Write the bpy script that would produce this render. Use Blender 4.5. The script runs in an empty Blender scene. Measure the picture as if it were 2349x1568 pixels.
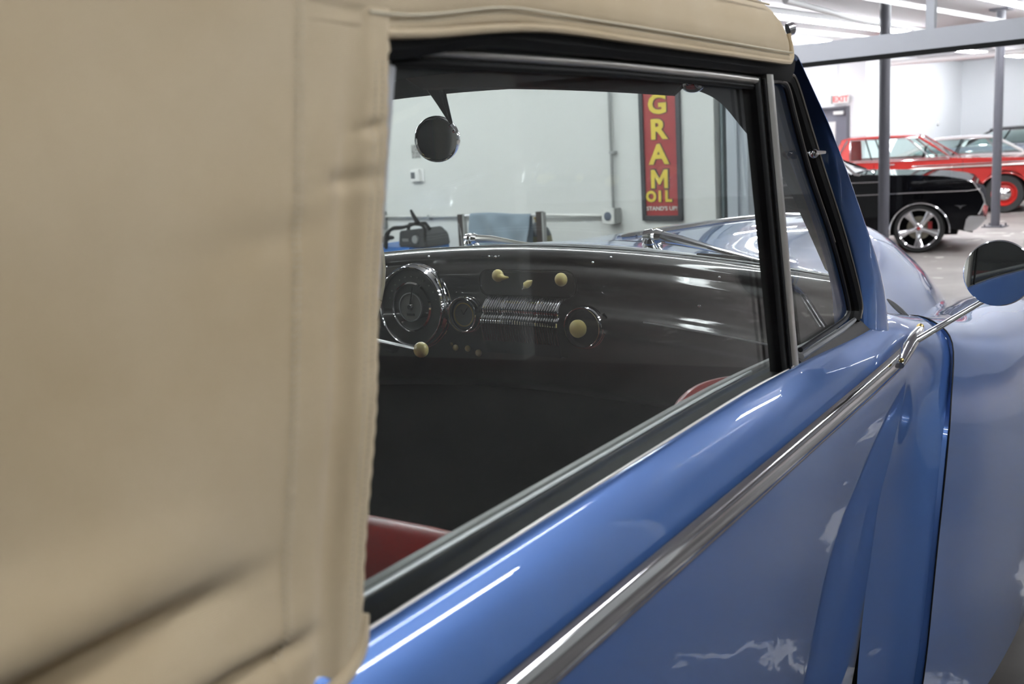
import bpy, bmesh, math, random
from mathutils import Vector, Matrix, noise
random.seed(4)
sc = bpy.context.scene
COL = sc.collection
rad = math.radians

# ------------------------------------------------------------------ camera, world, exposure
CAM = Vector((1.26, 0.0, 1.5))
YAW, PITCH, ROLL, FPX = rad(33.7), rad(10.5), rad(3.4), 2324.0
CF = Vector((-math.sin(YAW)*math.cos(PITCH), math.cos(YAW)*math.cos(PITCH), -math.sin(PITCH)))
_r = Vector((math.cos(YAW), math.sin(YAW), 0)); _u = _r.cross(CF)
CI = _r*math.cos(ROLL) - _u*math.sin(ROLL)
CJ = _r*math.sin(ROLL) + _u*math.cos(ROLL)
cd = bpy.data.cameras.new('camera'); cam = bpy.data.objects.new('camera', cd); COL.objects.link(cam)
m = Matrix.Identity(4)
for a in range(3):
    m[a][0] = CI[a]; m[a][1] = CJ[a]; m[a][2] = -CF[a]; m[a][3] = CAM[a]
cam.matrix_world = m
cd.sensor_width = 22.3; cd.lens = 22.3*FPX/2349.0; cd.clip_start = 0.02; cd.clip_end = 200
cd.dof.use_dof = True; cd.dof.focus_distance = 1.95; cd.dof.aperture_fstop = 4.2
sc.camera = cam
w = bpy.data.worlds.new('world'); sc.world = w; w.use_nodes = True
w.node_tree.nodes['Background'].inputs[0].default_value = (0.75, 0.8, 0.9, 1)
w.node_tree.nodes['Background'].inputs[1].default_value = 0.4
sc.view_settings.view_transform = 'Standard'; sc.view_settings.look = 'None'
sc.view_settings.exposure = 1.35; sc.view_settings.gamma = 1.0; sc.view_settings.use_curve_mapping = False
sc.cycles.max_bounces = 10; sc.cycles.transparent_max_bounces = 16; sc.cycles.glossy_bounces = 5
sc.cycles.diffuse_bounces = 4; sc.cycles.sample_clamp_indirect = 6.0; sc.cycles.caustics_reflective = False
try: sc.cycles.use_light_tree = True
except Exception: pass
TUBE = 10.6         # emission of the tubes over and right of the car
TUBE_STRONG = 15.0    # raised in left rows and added cross lamps to brighten the sign wall
TUBE_FAR = 32.0    # and in the brighter showroom beyond the opening

# ------------------------------------------------------------------ helpers
def P(u, v, ax, val):
    """point on the plane <axis ax = val> that was measured at image point (u, v)"""
    d = CF*FPX + CI*(u-1174.5) - CJ*(v-784.0)
    t = (val-CAM[ax])/d[ax]
    return CAM + d*t
A = rad(8.8)
TS = Vector((math.cos(A), -math.sin(A), 0)); TN = Vector((math.sin(A), math.cos(A), 0))
def WP(s, n, z=0.0): return TS*s + TN*n + Vector((0, 0, z))

MATS = {}
def mat(name, col=(0.5,0.5,0.5), rough=0.5, metal=0.0, coat=0.0, coatr=0.03, spec=0.5, emit=None, es=0.0, sheen=0.0, alpha=1.0):
    if name in MATS: return MATS[name]
    m = bpy.data.materials.new(name); m.use_nodes = True
    b = m.node_tree.nodes['Principled BSDF']
    b.inputs['Base Color'].default_value = (*col, 1); b.inputs['Roughness'].default_value = rough
    b.inputs['Metallic'].default_value = metal; b.inputs['Coat Weight'].default_value = coat
    b.inputs['Coat Roughness'].default_value = coatr; b.inputs['Specular IOR Level'].default_value = spec
    b.inputs['Sheen Weight'].default_value = sheen
    if emit: b.inputs['Emission Color'].default_value = (*emit, 1); b.inputs['Emission Strength'].default_value = es
    MATS[name] = m; return m
def nodes(m): return m.node_tree.nodes, m.node_tree.links, m.node_tree.nodes['Principled BSDF']
def bump(m, scale, strength, dist=0.001, detail=3, kind='noise'):
    N, L, b = nodes(m)
    tc = N.new('ShaderNodeTexCoord'); t = N.new('ShaderNodeTexNoise'); bp = N.new('ShaderNodeBump')
    t.inputs['Scale'].default_value = scale; t.inputs['Detail'].default_value = detail
    bp.inputs['Strength'].default_value = strength; bp.inputs['Distance'].default_value = dist
    L.new(tc.outputs['Object'], t.inputs['Vector']); L.new(t.outputs[0], bp.inputs['Height']); L.new(bp.outputs[0], b.inputs['Normal'])
def vary(m, c1, c2, scale, detail=4, lo=0.35, hi=0.65, rough=None, dist=0.0):
    N, L, b = nodes(m)
    tc = N.new('ShaderNodeTexCoord'); t = N.new('ShaderNodeTexNoise'); r = N.new('ShaderNodeValToRGB')
    t.inputs['Scale'].default_value = scale; t.inputs['Detail'].default_value = detail; t.inputs['Distortion'].default_value = dist
    r.color_ramp.elements[0].position = lo; r.color_ramp.elements[1].position = hi
    r.color_ramp.elements[0].color = (*c1, 1); r.color_ramp.elements[1].color = (*c2, 1)
    L.new(tc.outputs['Object'], t.inputs['Vector']); L.new(t.outputs[0], r.inputs[0]); L.new(r.outputs[0], b.inputs['Base Color'])
    return t, r

def glass_mat(name, tint=(0.93, 0.96, 0.95), k=1.0, rough=0.0, veil=0.0):
    """thin pane: Schlick reflection over plain transparency, the same for every ray"""
    m = bpy.data.materials.new(name); m.use_nodes = True; N = m.node_tree.nodes; L = m.node_tree.links
    N.clear()
    out = N.new('ShaderNodeOutputMaterial'); mix = N.new('ShaderNodeMixShader')
    tr = N.new('ShaderNodeBsdfTransparent'); gl = N.new('ShaderNodeBsdfGlossy'); geo = N.new('ShaderNodeNewGeometry')
    tr.inputs[0].default_value = (*tint, 1); gl.inputs['Roughness'].default_value = rough; gl.inputs[0].default_value = (1, 1, 1, 1)
    dot = N.new('ShaderNodeVectorMath'); dot.operation = 'DOT_PRODUCT'
    L.new(geo.outputs['Incoming'], dot.inputs[0]); L.new(geo.outputs['Normal'], dot.inputs[1])
    def M(op, a, b=None):
        n = N.new('ShaderNodeMath'); n.operation = op
        for i, v in enumerate((a, b)):
            if v is None: continue
            if isinstance(v, (int, float)): n.inputs[i].default_value = v
            else: L.new(v, n.inputs[i])
        return n.outputs[0]
    c = M('ABSOLUTE', dot.outputs['Value']); f = M('POWER', M('SUBTRACT', 1.0, c), 5.0)
    f = M('ADD', M('MULTIPLY', f, 0.96*k), 0.04*k)
    L.new(f, mix.inputs[0]); L.new(tr.outputs[0], mix.inputs[1]); L.new(gl.outputs[0], mix.inputs[2]); df = N.new('ShaderNodeBsdfDiffuse'); df.inputs[0].default_value = (.8, .8, .78, 1); m2 = N.new('ShaderNodeMixShader'); m2.inputs[0].default_value = veil
    L.new(mix.outputs[0], m2.inputs[1]); L.new(df.outputs[0], m2.inputs[2]); L.new(m2.outputs[0], out.inputs[0])
    MATS[name] = m; return m

class MB:
    def __init__(s): s.v = []; s.f = []
    def add(s, vs, fs):
        o = len(s.v); s.v += [Vector(x) for x in vs]; s.f += [tuple(i+o for i in f) for f in fs]; return s
    def box(s, c, size, rot=None):
        x, y, z = [q/2 for q in size]; c = Vector(c)
        vs = [Vector((a, b, d)) for a in (-x, x) for b in (-y, y) for d in (-z, z)]
        if rot is not None: vs = [rot @ q for q in vs]
        return s.add([c+q for q in vs], [(0,1,3,2),(4,6,7,5),(0,4,5,1),(2,3,7,6),(0,2,6,4),(1,5,7,3)])
    def bbox(s, lo, hi): return s.box([(a+b)/2 for a, b in zip(lo, hi)], [abs(b-a) for a, b in zip(lo, hi)])
    def tube(s, path, r, seg=8, cap=True, squash=None):
        pts = [Vector(p) for p in path]; n = len(pts); rs = r if hasattr(r, '__len__') else [r]*n
        rings = []; up = None
        for i, p in enumerate(pts):
            t = (pts[min(i+1, n-1)]-pts[max(i-1, 0)]).normalized()
            if up is None:
                up = Vector((0, 0, 1)) if abs(t.z) < 0.9 else Vector((1, 0, 0))
            a = t.cross(up).normalized(); b = a.cross(t).normalized(); up = b
            rings.append([p + (a*math.cos(k*2*math.pi/seg) + b*math.sin(k*2*math.pi/seg)*(squash or 1))*rs[i] for k in range(seg)])
        vs = [q for ring in rings for q in ring]; fs = []
        for i in range(n-1):
            for k in range(seg):
                fs.append((i*seg+k, i*seg+(k+1) % seg, (i+1)*seg+(k+1) % seg, (i+1)*seg+k))
        if cap: fs += [tuple(range(seg-1, -1, -1)), tuple((n-1)*seg+k for k in range(seg))]
        return s.add(vs, fs)
    def lathe(s, prof, o, axis, seg=32, cap=True):
        """prof: (radius, height along axis)"""
        o = Vector(o); ax = Vector(axis).normalized(); up = Vector((0, 0, 1)) if abs(ax.z) < 0.9 else Vector((0, 1, 0))
        a = ax.cross(up).normalized(); b = ax.cross(a)
        vs = [o + ax*h + (a*math.cos(k*2*math.pi/seg)+b*math.sin(k*2*math.pi/seg))*r for r, h in prof for k in range(seg)]
        n = len(prof); fs = [(i*seg+k, i*seg+(k+1) % seg, (i+1)*seg+(k+1) % seg, (i+1)*seg+k) for i in range(n-1) for k in range(seg)]
        if cap: fs += [tuple(range(seg-1, -1, -1)), tuple((n-1)*seg+k for k in range(seg))]
        return s.add(vs, fs)
    def ball(s, c, r, seg=16, rings=10, rot=None):
        r = r if hasattr(r, '__len__') else (r, r, r); c = Vector(c); vs = []; fs = []
        for i in range(rings+1):
            t = math.pi*i/rings
            for k in range(seg):
                p = 2*math.pi*k/seg
                q = Vector((r[0]*math.sin(t)*math.cos(p), r[1]*math.sin(t)*math.sin(p), r[2]*math.cos(t)))
                vs.append(c + (rot @ q if rot else q))
        for i in range(rings):
            for k in range(seg): fs.append((i*seg+k, i*seg+(k+1) % seg, (i+1)*seg+(k+1) % seg, (i+1)*seg+k))
        return s.add(vs, fs)
    def grid(s, rows, close=False):
        n = len(rows); k = len(rows[0]); vs = [q for r in rows for q in r]
        fs = [(i*k+j, i*k+j+1, (i+1)*k+j+1, (i+1)*k+j) for i in range(n-1) for j in range(k-1)]
        if close: fs += [(i*k+k-1, i*k, (i+1)*k, (i+1)*k+k-1) for i in range(n-1)]
        return s.add(vs, fs)
    def shell(s, rows, off):
        """grid with thickness: off is a vector"""
        off = Vector(off); n = len(rows); k = len(rows[0]); o = len(s.v)
        s.grid(rows); s.grid([[Vector(q)+off for q in r] for r in rows])
        m2 = n*k; per = [j for j in range(k)] + [i*k+k-1 for i in range(1, n)] + [(n-1)*k+j for j in range(k-2, -1, -1)] + [i*k for i in range(n-2, 0, -1)]
        for a, b in zip(per, per[1:]+per[:1]): s.f.append((o+a, o+b, o+m2+b, o+m2+a))
        return s
    def poly(s, pts, off):
        """flat polygon pushed along off"""
        off = Vector(off); n = len(pts); vs = [Vector(p) for p in pts]+[Vector(p)+off for p in pts]
        return s.add(vs, [tuple(range(n-1, -1, -1)), tuple(range(n, 2*n))]+[(i, (i+1) % n, n+(i+1) % n, n+i) for i in range(n)])
    def mirror(s):
        r = MB(); r.v = [Vector((-q.x, q.y, q.z)) for q in s.v]; r.f = [tuple(reversed(f)) for f in s.f]; return r

def cr(pts, n):
    """Catmull-Rom through pts, n samples per span"""
    p = [Vector(q) for q in pts]; out = []
    for i in range(len(p)-1):
        a = p[i-1] if i else p[0]*2-p[1]; b = p[i]; c = p[i+1]; d = p[i+2] if i+2 < len(p) else p[-1]*2-p[-2]
        for k in range(n):
            t = k/n; out.append(0.5*((2*b)+(c-a)*t+(2*a-5*b+4*c-d)*t*t+(3*b-a-3*c+d)*t**3))
    out.append(p[-1]); return out
def surf(sections, nu=6, nv=6):
    """smooth lofted surface through rows of control points"""
    rows = [cr(sct, nu) for sct in sections]
    cols = [cr([r[j] for r in rows], nv) for j in range(len(rows[0]))]
    return [[cols[j][i] for j in range(len(cols))] for i in range(len(cols[0]))]

def link(name, me, loc=(0,0,0), parent=None, rotz=0.0):
    o = bpy.data.objects.new(name, me); COL.objects.link(o); o.location = loc; o.rotation_euler[2] = rotz
    if parent is not None: o.parent = parent
    return o
def mesh_of(name, mb, m, smooth=True, angle=35, org=None, bev=0.0):
    me = bpy.data.meshes.new(name); org = Vector(org or (0,0,0))
    me.from_pydata([tuple(q-org) for q in mb.v], [], mb.f)
    ms = m if isinstance(m, (list, tuple)) else [m]
    for q in ms: me.materials.append(q)
    b = bmesh.new(); b.from_mesh(me)
    bmesh.ops.remove_doubles(b, verts=b.verts, dist=1e-5)
    bmesh.ops.dissolve_degenerate(b, edges=b.edges, dist=1e-6)
    bmesh.ops.recalc_face_normals(b, faces=b.faces)
    if bev:
        es = [e for e in b.edges if len(e.link_faces) == 2 and e.calc_face_angle(0) > 0.6]
        bmesh.ops.bevel(b, geom=es, offset=bev, segments=2, affect='EDGES', clamp_overlap=True)
    for f in b.faces: f.smooth = smooth
    if smooth:
        for e in b.edges:
            if len(e.link_faces) == 2 and e.calc_face_angle(0) > rad(angle): e.smooth = False
    b.to_mesh(me); b.free(); return me
def thing(name, label, cat, loc, rotz=0.0, group=None):
    o = bpy.data.objects.new(name, None); COL.objects.link(o); o.location = loc; o.rotation_euler[2] = rotz
    o.empty_display_size = 0.1; o['label'] = label; o['category'] = cat
    if group: o['group'] = group
    return o
class Car:   # parts given in world coordinates, stored relative to the thing's empty
    pass
def part(name, mb, m, parent, smooth=True, angle=35, bev=0.0, label=None, kind=None, local=False):
    """mb in world coordinates (local=False) or in the thing's own frame (local=True)"""
    top = parent
    if not local:
        chain = parent; mw = Matrix.Identity(4)
        st = []
        while chain is not None: st.append(chain); chain = chain.parent
        for c in reversed(st): mw = mw @ Matrix.LocRotScale(c.location, c.rotation_euler, c.scale)
        inv = mw.inverted(); q = MB(); q.v = [inv @ v for v in mb.v]; q.f = mb.f; mb = q
    o = link(name, mesh_of(name, mb, m, smooth, angle, bev=bev), parent=parent)
    if label: o['label'] = label
    if kind: o['kind'] = kind
    return o
def solo(name, mb, m, label, cat, loc, rotz=0.0, group=None, smooth=True, bev=0.0, kind=None, angle=35):
    """single-mesh thing, mb in local coordinates of its base"""
    o = link(name, mesh_of(name, mb, m, smooth, angle, bev=bev), loc, None, rotz)
    if label: o['label'] = label; o['category'] = cat
    if group: o['group'] = group
    if kind: o['kind'] = kind
    return o
def struct(name, mb, m, smooth=False, bev=0.0, parent=None):
    o = link(name, mesh_of(name, mb, m, smooth, bev=bev), parent=parent)
    if parent is None: o['kind'] = 'structure'
    return o
def text_mb(body, size, depth, bold=0.0, align='CENTER'):
    cu = bpy.data.curves.new('lettering', 'FONT'); cu.body = body; cu.size = size; cu.extrude = depth; cu.offset = bold
    cu.align_x = align; cu.resolution_u = 3
    o = bpy.data.objects.new('lettering', cu); COL.objects.link(o)
    dg = bpy.context.evaluated_depsgraph_get(); me = bpy.data.meshes.new_from_object(o.evaluated_get(dg))
    mb = MB(); mb.v = [v.co.copy() for v in me.vertices]; mb.f = [tuple(p.vertices) for p in me.polygons]
    bpy.data.objects.remove(o); bpy.data.curves.remove(cu); bpy.data.meshes.remove(me)
    return mb
def xf(mb, M):
    q = MB(); q.v = [M @ v for v in mb.v]; q.f = list(mb.f); return q
def join(*mbs):
    q = MB()
    for a in mbs: q.add(a.v, a.f)
    return q

# ------------------------------------------------------------------ materials
PAINT = mat('metallic_blue_paint', (0.066, 0.155, 0.405), 0.34, 0.48, 1.0, 0.006); PAINT.node_tree.nodes['Principled BSDF'].inputs['Coat IOR'].default_value = 1.62
CHROME = mat('chrome', (0.80, 0.80, 0.82), 0.07, 1.0)
BRUSH = mat('worn_bright_metal', (0.62, 0.60, 0.56), 0.28, 1.0)
SATIN = mat('satin_steel', (0.45, 0.46, 0.47), 0.35, 0.9)
RUBBER = mat('black_rubber', (0.005, 0.005, 0.005), 0.6, spec=0.2)
TRIMBLK = mat('dark_interior_trim', (0.012, 0.012, 0.013), 0.8, spec=0.15)
DASH = mat('dark_brown_dash_paint', (0.020, 0.016, 0.014), 0.4, 0.0, 0.85, 0.06, spec=0.2)
CARPET = mat('black_carpet', (0.006, 0.006, 0.006), 0.95); bump(CARPET, 400, 0.4, 0.002)
IVORY = mat('ivory_plastic', (0.74, 0.62, 0.25), 0.28, 0, 0.3)
REDLEA = mat('red_leather', (0.20, 0.013, 0.010), 0.33, 0, 0.1); bump(REDLEA, 250, 0.25, 0.0006)
CANVAS = mat('tan_canvas', (0.47, 0.37, 0.235), 0.85, sheen=0.15)
def canvas_nodes():
    N, L, b = nodes(CANVAS)
    tc = N.new('ShaderNodeTexCoord'); t = N.new('ShaderNodeTexNoise'); r = N.new('ShaderNodeValToRGB')
    t.inputs['Scale'].default_value = 6; t.inputs['Detail'].default_value = 5
    r.color_ramp.elements[0].position = 0.3; r.color_ramp.elements[1].position = 0.7
    r.color_ramp.elements[0].color = (0.42, 0.325, 0.195, 1); r.color_ramp.elements[1].color = (0.49, 0.40, 0.27, 1)
    L.new(tc.outputs['Object'], t.inputs[0]); L.new(t.outputs[0], r.inputs[0]); L.new(r.outputs[0], b.inputs['Base Color'])
    w1 = N.new('ShaderNodeTexWave'); w2 = N.new('ShaderNodeTexWave'); ad = N.new('ShaderNodeMath'); bp = N.new('ShaderNodeBump')
    w1.bands_direction = 'Y'; w2.bands_direction = 'Z'
    for q in (w1, w2): q.inputs['Scale'].default_value = 260; q.inputs['Distortion'].default_value = 0.6; L.new(tc.outputs['Object'], q.inputs[0])
    ad.operation = 'ADD'; L.new(w1.outputs[1], ad.inputs[0]); L.new(w2.outputs[1], ad.inputs[1])
    bp.inputs['Strength'].default_value = 0.35; bp.inputs['Distance'].default_value = 0.0006
    L.new(ad.outputs[0], bp.inputs['Height']); L.new(bp.outputs[0], b.inputs['Normal'])
canvas_nodes()
THREAD = mat('pale_thread', (0.55, 0.50, 0.38), 0.7)
GLASS = glass_mat('window_pane_glass', (0.975, 0.99, 0.98), 0.55, veil=0.011)  # thin diffuse film imitates the grey veil reflected in the panes
WSGLASS = glass_mat('windshield_glass_clear', (0.97, 0.985, 0.975), 0.7)
CLEAR = glass_mat('door_pane_clear', (0.97, 0.98, 0.98), 0.6)
MIRROR = mat('mirror_silver', (0.86, 0.88, 0.88), 0.01, 1.0)
DIAL = mat('grey_dial', (0.16, 0.16, 0.15), 0.4)
DARKDIAL = mat('dark_dial', (0.03, 0.03, 0.03), 0.4)
BRASS = mat('dull_brass', (0.45, 0.33, 0.12), 0.3, 0.9)

WALL = mat('painted_wall', (0.655, 0.67, 0.645), 0.75); bump(WALL, 60, 0.15, 0.002); 
WALLFAR = mat('bright_white_wall', (0.82, 0.84, 0.86), 0.8)
CEIL = mat('white_painted_ceiling', (0.58, 0.56, 0.57), 0.8)
FLOOR = mat('worn_concrete_floor', (0.30, 0.28, 0.27), 0.6, spec=0.3)
def floor_nodes(FL=FLOOR, ca=(0.17, 0.155, 0.145), cb=(0.30, 0.275, 0.26), cw=(0.55, 0.53, 0.50), th=0.655):
    N, L, b = nodes(FL)
    tc = N.new('ShaderNodeTexCoord')
    t1 = N.new('ShaderNodeTexNoise'); t1.inputs['Scale'].default_value = 0.9; t1.inputs['Detail'].default_value = 8; t1.inputs['Distortion'].default_value = 0.8
    r1 = N.new('ShaderNodeValToRGB'); r1.color_ramp.elements[0].position = 0.35; r1.color_ramp.elements[1].position = 0.7
    r1.color_ramp.elements[0].color = (*ca, 1); r1.color_ramp.elements[1].color = (*cb, 1)
    t2 = N.new('ShaderNodeTexNoise'); t2.inputs['Scale'].default_value = 1.7; t2.inputs['Detail'].default_value = 6; t2.inputs['Distortion'].default_value = 1.2
    r2 = N.new('ShaderNodeValToRGB'); r2.color_ramp.elements[0].position = th; r2.color_ramp.elements[1].position = th+.01
    mx = N.new('ShaderNodeMix'); mx.data_type = 'RGBA'; mx.inputs['B'].default_value = (*cw, 1)
    L.new(tc.outputs['Object'], t1.inputs[0]); L.new(tc.outputs['Object'], t2.inputs[0])
    L.new(t1.outputs[0], r1.inputs[0]); L.new(t2.outputs[0], r2.inputs[0])
    L.new(r2.outputs[0], mx.inputs['Factor']); L.new(r1.outputs[0], mx.inputs['A']); L.new(mx.outputs['Result'], b.inputs['Base Color'])
    ro = N.new('ShaderNodeMapRange'); ro.inputs[3].default_value = 0.5; ro.inputs[4].default_value = 0.7
    L.new(r2.outputs[0], ro.inputs[0]); L.new(ro.outputs[0], b.inputs['Roughness'])
floor_nodes()
FLOORD = mat('dark_worn_concrete', (0.12, 0.11, 0.10), 0.5, spec=0.3)
floor_nodes(FLOORD, (0.055, 0.05, 0.047), (0.13, 0.12, 0.112), (0.60, 0.58, 0.55), 0.78)
def floor_patches():
    """places by the car where the floor coating has flaked off"""
    N, L, b = nodes(FLOORD)
    mx = [n for n in N if n.bl_idname == 'ShaderNodeMix'][0]; old = mx.inputs['Factor'].links[0].from_socket
    tc = N.new('ShaderNodeTexCoord'); nz = N.new('ShaderNodeTexNoise'); nz.inputs['Scale'].default_value = 6.5; nz.inputs['Detail'].default_value = 9; nz.inputs['Roughness'].default_value = .62
    sb = N.new('ShaderNodeVectorMath'); sb.operation = 'SUBTRACT'; sb.inputs[1].default_value = (.5, .5, .5)
    sc2 = N.new('ShaderNodeVectorMath'); sc2.operation = 'SCALE'; sc2.inputs[3].default_value = .62
    ad = N.new('ShaderNodeVectorMath'); ad.operation = 'ADD'
    L.new(tc.outputs['Object'], nz.inputs[0]); L.new(nz.outputs['Color'], sb.inputs[0]); L.new(sb.outputs[0], sc2.inputs[0])
    L.new(tc.outputs['Object'], ad.inputs[0]); L.new(sc2.outputs[0], ad.inputs[1])
    cur = old
    for x, y, rx, ry, rz in PATCHES:
        s_ = N.new('ShaderNodeVectorMath'); s_.operation = 'SUBTRACT'; s_.inputs[1].default_value = (x, y, 0)
        r_ = N.new('ShaderNodeVectorRotate'); r_.rotation_type = 'Z_AXIS'; r_.inputs['Angle'].default_value = rz
        m_ = N.new('ShaderNodeVectorMath'); m_.operation = 'MULTIPLY'; m_.inputs[1].default_value = (1/rx, 1/ry, 0)
        l_ = N.new('ShaderNodeVectorMath'); l_.operation = 'LENGTH'; q = N.new('ShaderNodeMath'); q.operation = 'LESS_THAN'; q.inputs[1].default_value = 1
        x_ = N.new('ShaderNodeMath'); x_.operation = 'MAXIMUM'
        L.new(ad.outputs[0], s_.inputs[0]); L.new(s_.outputs[0], r_.inputs[0]); L.new(r_.outputs[0], m_.inputs[0]); L.new(m_.outputs[0], l_.inputs[0])
        L.new(l_.outputs['Value'], q.inputs[0]); L.new(q.outputs[0], x_.inputs[0]); L.new(cur, x_.inputs[1]); cur = x_.outputs[0]
    L.new(cur, mx.inputs['Factor'])
PATCHES = [(1.04, 3.60, .20, .20, .3), (1.15, 2.60, .50, .035, .15), (1.45, 4.9, .05, .25, .2), (1.02, 2.0, .09, .22, .2), (1.3, 4.1, .04, .04, 0)]
floor_patches()
ALU = mat('anodised_aluminium', (0.46, 0.47, 0.50), 0.45, 0.3)
POST = mat('grey_painted_steel', (0.075, 0.075, 0.09), 0.5)
WHITEPL = mat('white_plastic', (0.80, 0.80, 0.78), 0.4)
GREYBOX = mat('grey_galvanised', (0.36, 0.37, 0.36), 0.4, 0.3)
SIGNRED = mat('sign_red', (0.35, 0.045, 0.045), 0.4); SIGNBLK = mat('sign_black', (0.045, 0.05, 0.055), 0.45)
SIGNYEL = mat('sign_yellow', (0.68, 0.53, 0.06), 0.45); SIGNWHT = mat('sign_white', (0.8, 0.78, 0.72), 0.5)
TUBEM = mat('tube_glow', (1, 1, 1), 0.5, emit=(0.93, 0.96, 1.0), es=TUBE)
TUBEB = mat('tube_glow_strong', (1, 1, 1), 0.5, emit=(0.93, 0.96, 1.0), es=TUBE_STRONG)
TUBEF = mat('tube_glow_showroom', (1, 1, 1), 0.5, emit=(0.94, 0.96, 1.0), es=TUBE_FAR)
LAMPW = mat('lamp_white_steel', (0.8, 0.8, 0.8), 0.4)
CARRED = mat('red_car_paint', (0.36, 0.012, 0.008), 0.4, 0, 0.7, 0.02)
CARBLK = mat('black_car_paint', (0.004, 0.004, 0.005), 0.5, 0, 0.45, 0.02, spec=0.0)
CARWHT = mat('white_car_paint', (0.85, 0.85, 0.84), 0.3, 0, 1.0, 0.02)
CARSIL = mat('silver_blue_car_paint', (0.35, 0.38, 0.46), 0.3, 0.5, 1.0, 0.02)
TYRE = mat('tyre_rubber', (0.018, 0.018, 0.018), 0.7)
CGLASS = glass_mat('car_pane_glass', (0.90, 0.95, 0.94), 0.9)

# ------------------------------------------------------------------ the setting (workshop axes: s along the sign wall, n away from it)
ROT = -A
def wbox(lo, hi):
    mb = MB().bbox(lo, hi); return xf(mb, Matrix.Rotation(ROT, 4, 'Z'))
def wtube(path, r, seg=8): return xf(MB().tube(path, r, seg), Matrix.Rotation(ROT, 4, 'Z'))
CH = 3.15
struct('floor', wbox((-16, -8, -0.1), (18, 6.73, 0)), FLOORD)
struct('floor_showroom', wbox((-16, 6.73, -0.1), (18, 32, 0)), FLOOR)
struct('ceiling', wbox((-16, -8, CH), (18, 32, CH+0.1)), CEIL)
struct('wall_front', wbox((-9.5, 6.723, 0), (-2.645, 6.93, CH)), WALL)
struct('wall_front_right', wbox((3.3, 6.723, 0), (7.2, 6.93, CH)), WALL)
struct('wall_left', wbox((-9.7, -8, 0), (-9.5, 6.93, CH)), WALL)
struct('wall_right', wbox((7.0, -8, 0), (7.2, 6.723, CH)), WALL)
struct('wall_back', wbox((-9.5, -8.0, 0), (7.0, -7.8, CH)), mat('dull_grey_wall', (0.25, 0.25, 0.25), 0.8))
struct('wall_far_left', wbox((-12.2, 6.93, 0), (-12, 22, CH)), WALLFAR)
struct('wall_far_door', join(wbox((-12, 22, 0), (-9.30, 22.2, CH)), wbox((-9.30, 22, 2.08), (-8.36, 22.2, CH)), wbox((-8.36, 22, 0), (-8.0, 22.2, CH))), WALLFAR)
struct('wall_far_side', wbox((-8.2, 22.2, 0), (-8.0, 28, CH)), WALLFAR)
struct('wall_far_back', wbox((-8.2, 28, 0), (14, 28.2, CH)), WALLFAR)
struct('wall_far_right', wbox((13.8, 6.93, 0), (14, 28, CH)), WALLFAR)
struct('trim_1', join(wbox((-2.645, 6.80, 0), (-2.553, 6.90, CH)), wbox((-2.60, 6.74, 0), (-2.585, 6.80, CH))), mat('teal_grey_steel', (0.12, 0.16, 0.17), 0.4, 0.3))
struct('trim_2', join(wbox((-2.553, 6.735, 0), (-2.470, 6.90, CH)), wbox((-2.470, 6.76, 0), (-2.40, 6.90, CH))), mat('pale_blue_grey_steel', (0.42, 0.46, 0.50), 0.4, 0.2))
# fire door in the showroom
d1 = struct('door_1', wbox((-9.26, 22.05, 0), (-8.42, 22.10, 2.05)), mat('dark_grey_door', (0.17, 0.17, 0.21), 0.45))
part('door_frame', join(wbox((-9.32, 21.97, 0), (-9.26, 22.16, 2.10)), wbox((-8.42, 21.97, 0), (-8.36, 22.16, 2.10)), wbox((-9.26, 21.97, 2.05), (-8.42, 22.16, 2.10))), mat('door_frame_grey', (0.10, 0.10, 0.12), 0.45), d1, False)
part('door_notice', wbox((-8.98, 22.035, 1.35), (-8.70, 22.05, 1.78)), WHITEPL, d1, False, label='white sheet on the door')
part('door_closer', join(wbox((-8.72, 21.97, 1.93), (-8.50, 22.05, 2.0))), WHITEPL, d1, False)
# glazed sectional door, raised a little over head height
gd = struct('door_2', wbox((-2.36, 6.76, 1.985), (3.26, 6.805, 2.105)), ALU)
part('rubber_seal', wbox((-2.36, 6.765, 1.955), (3.26, 6.80, 1.985)), RUBBER, gd, False)
for z0, z1 in ((2.105, 2.62), (2.68, 3.12)):
    k = 0
    for i in range(6):
        s0 = -2.335 + i*1.198 - (0.0 if i else 0.0)
        if i == 0: a, b = -2.36, -2.30
        else: a, b = s0-0.026, s0+0.026
        if a > 3.26: continue
        part('stile', wbox((a, 6.76, z0), (min(b, 3.26), 6.805, z1)), ALU, gd, False)
    for i in range(5):
        a = -2.335+i*1.198+0.026; b = min(a+1.146, 3.26)
        if a < 3.2: part('glass_pane', wbox((a, 6.778, z0), (b, 6.786, z1)), CLEAR, gd, False)
part('rail', wbox((-2.36, 6.76, 2.62), (3.26, 6.805, 2.68)), ALU, gd, False)
struct('baseboard_front', wbox((-9.5, 6.708, 0), (-2.645, 6.723, 0.1)), mat('grey_vinyl', (0.2, 0.2, 0.2), 0.5))

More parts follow.
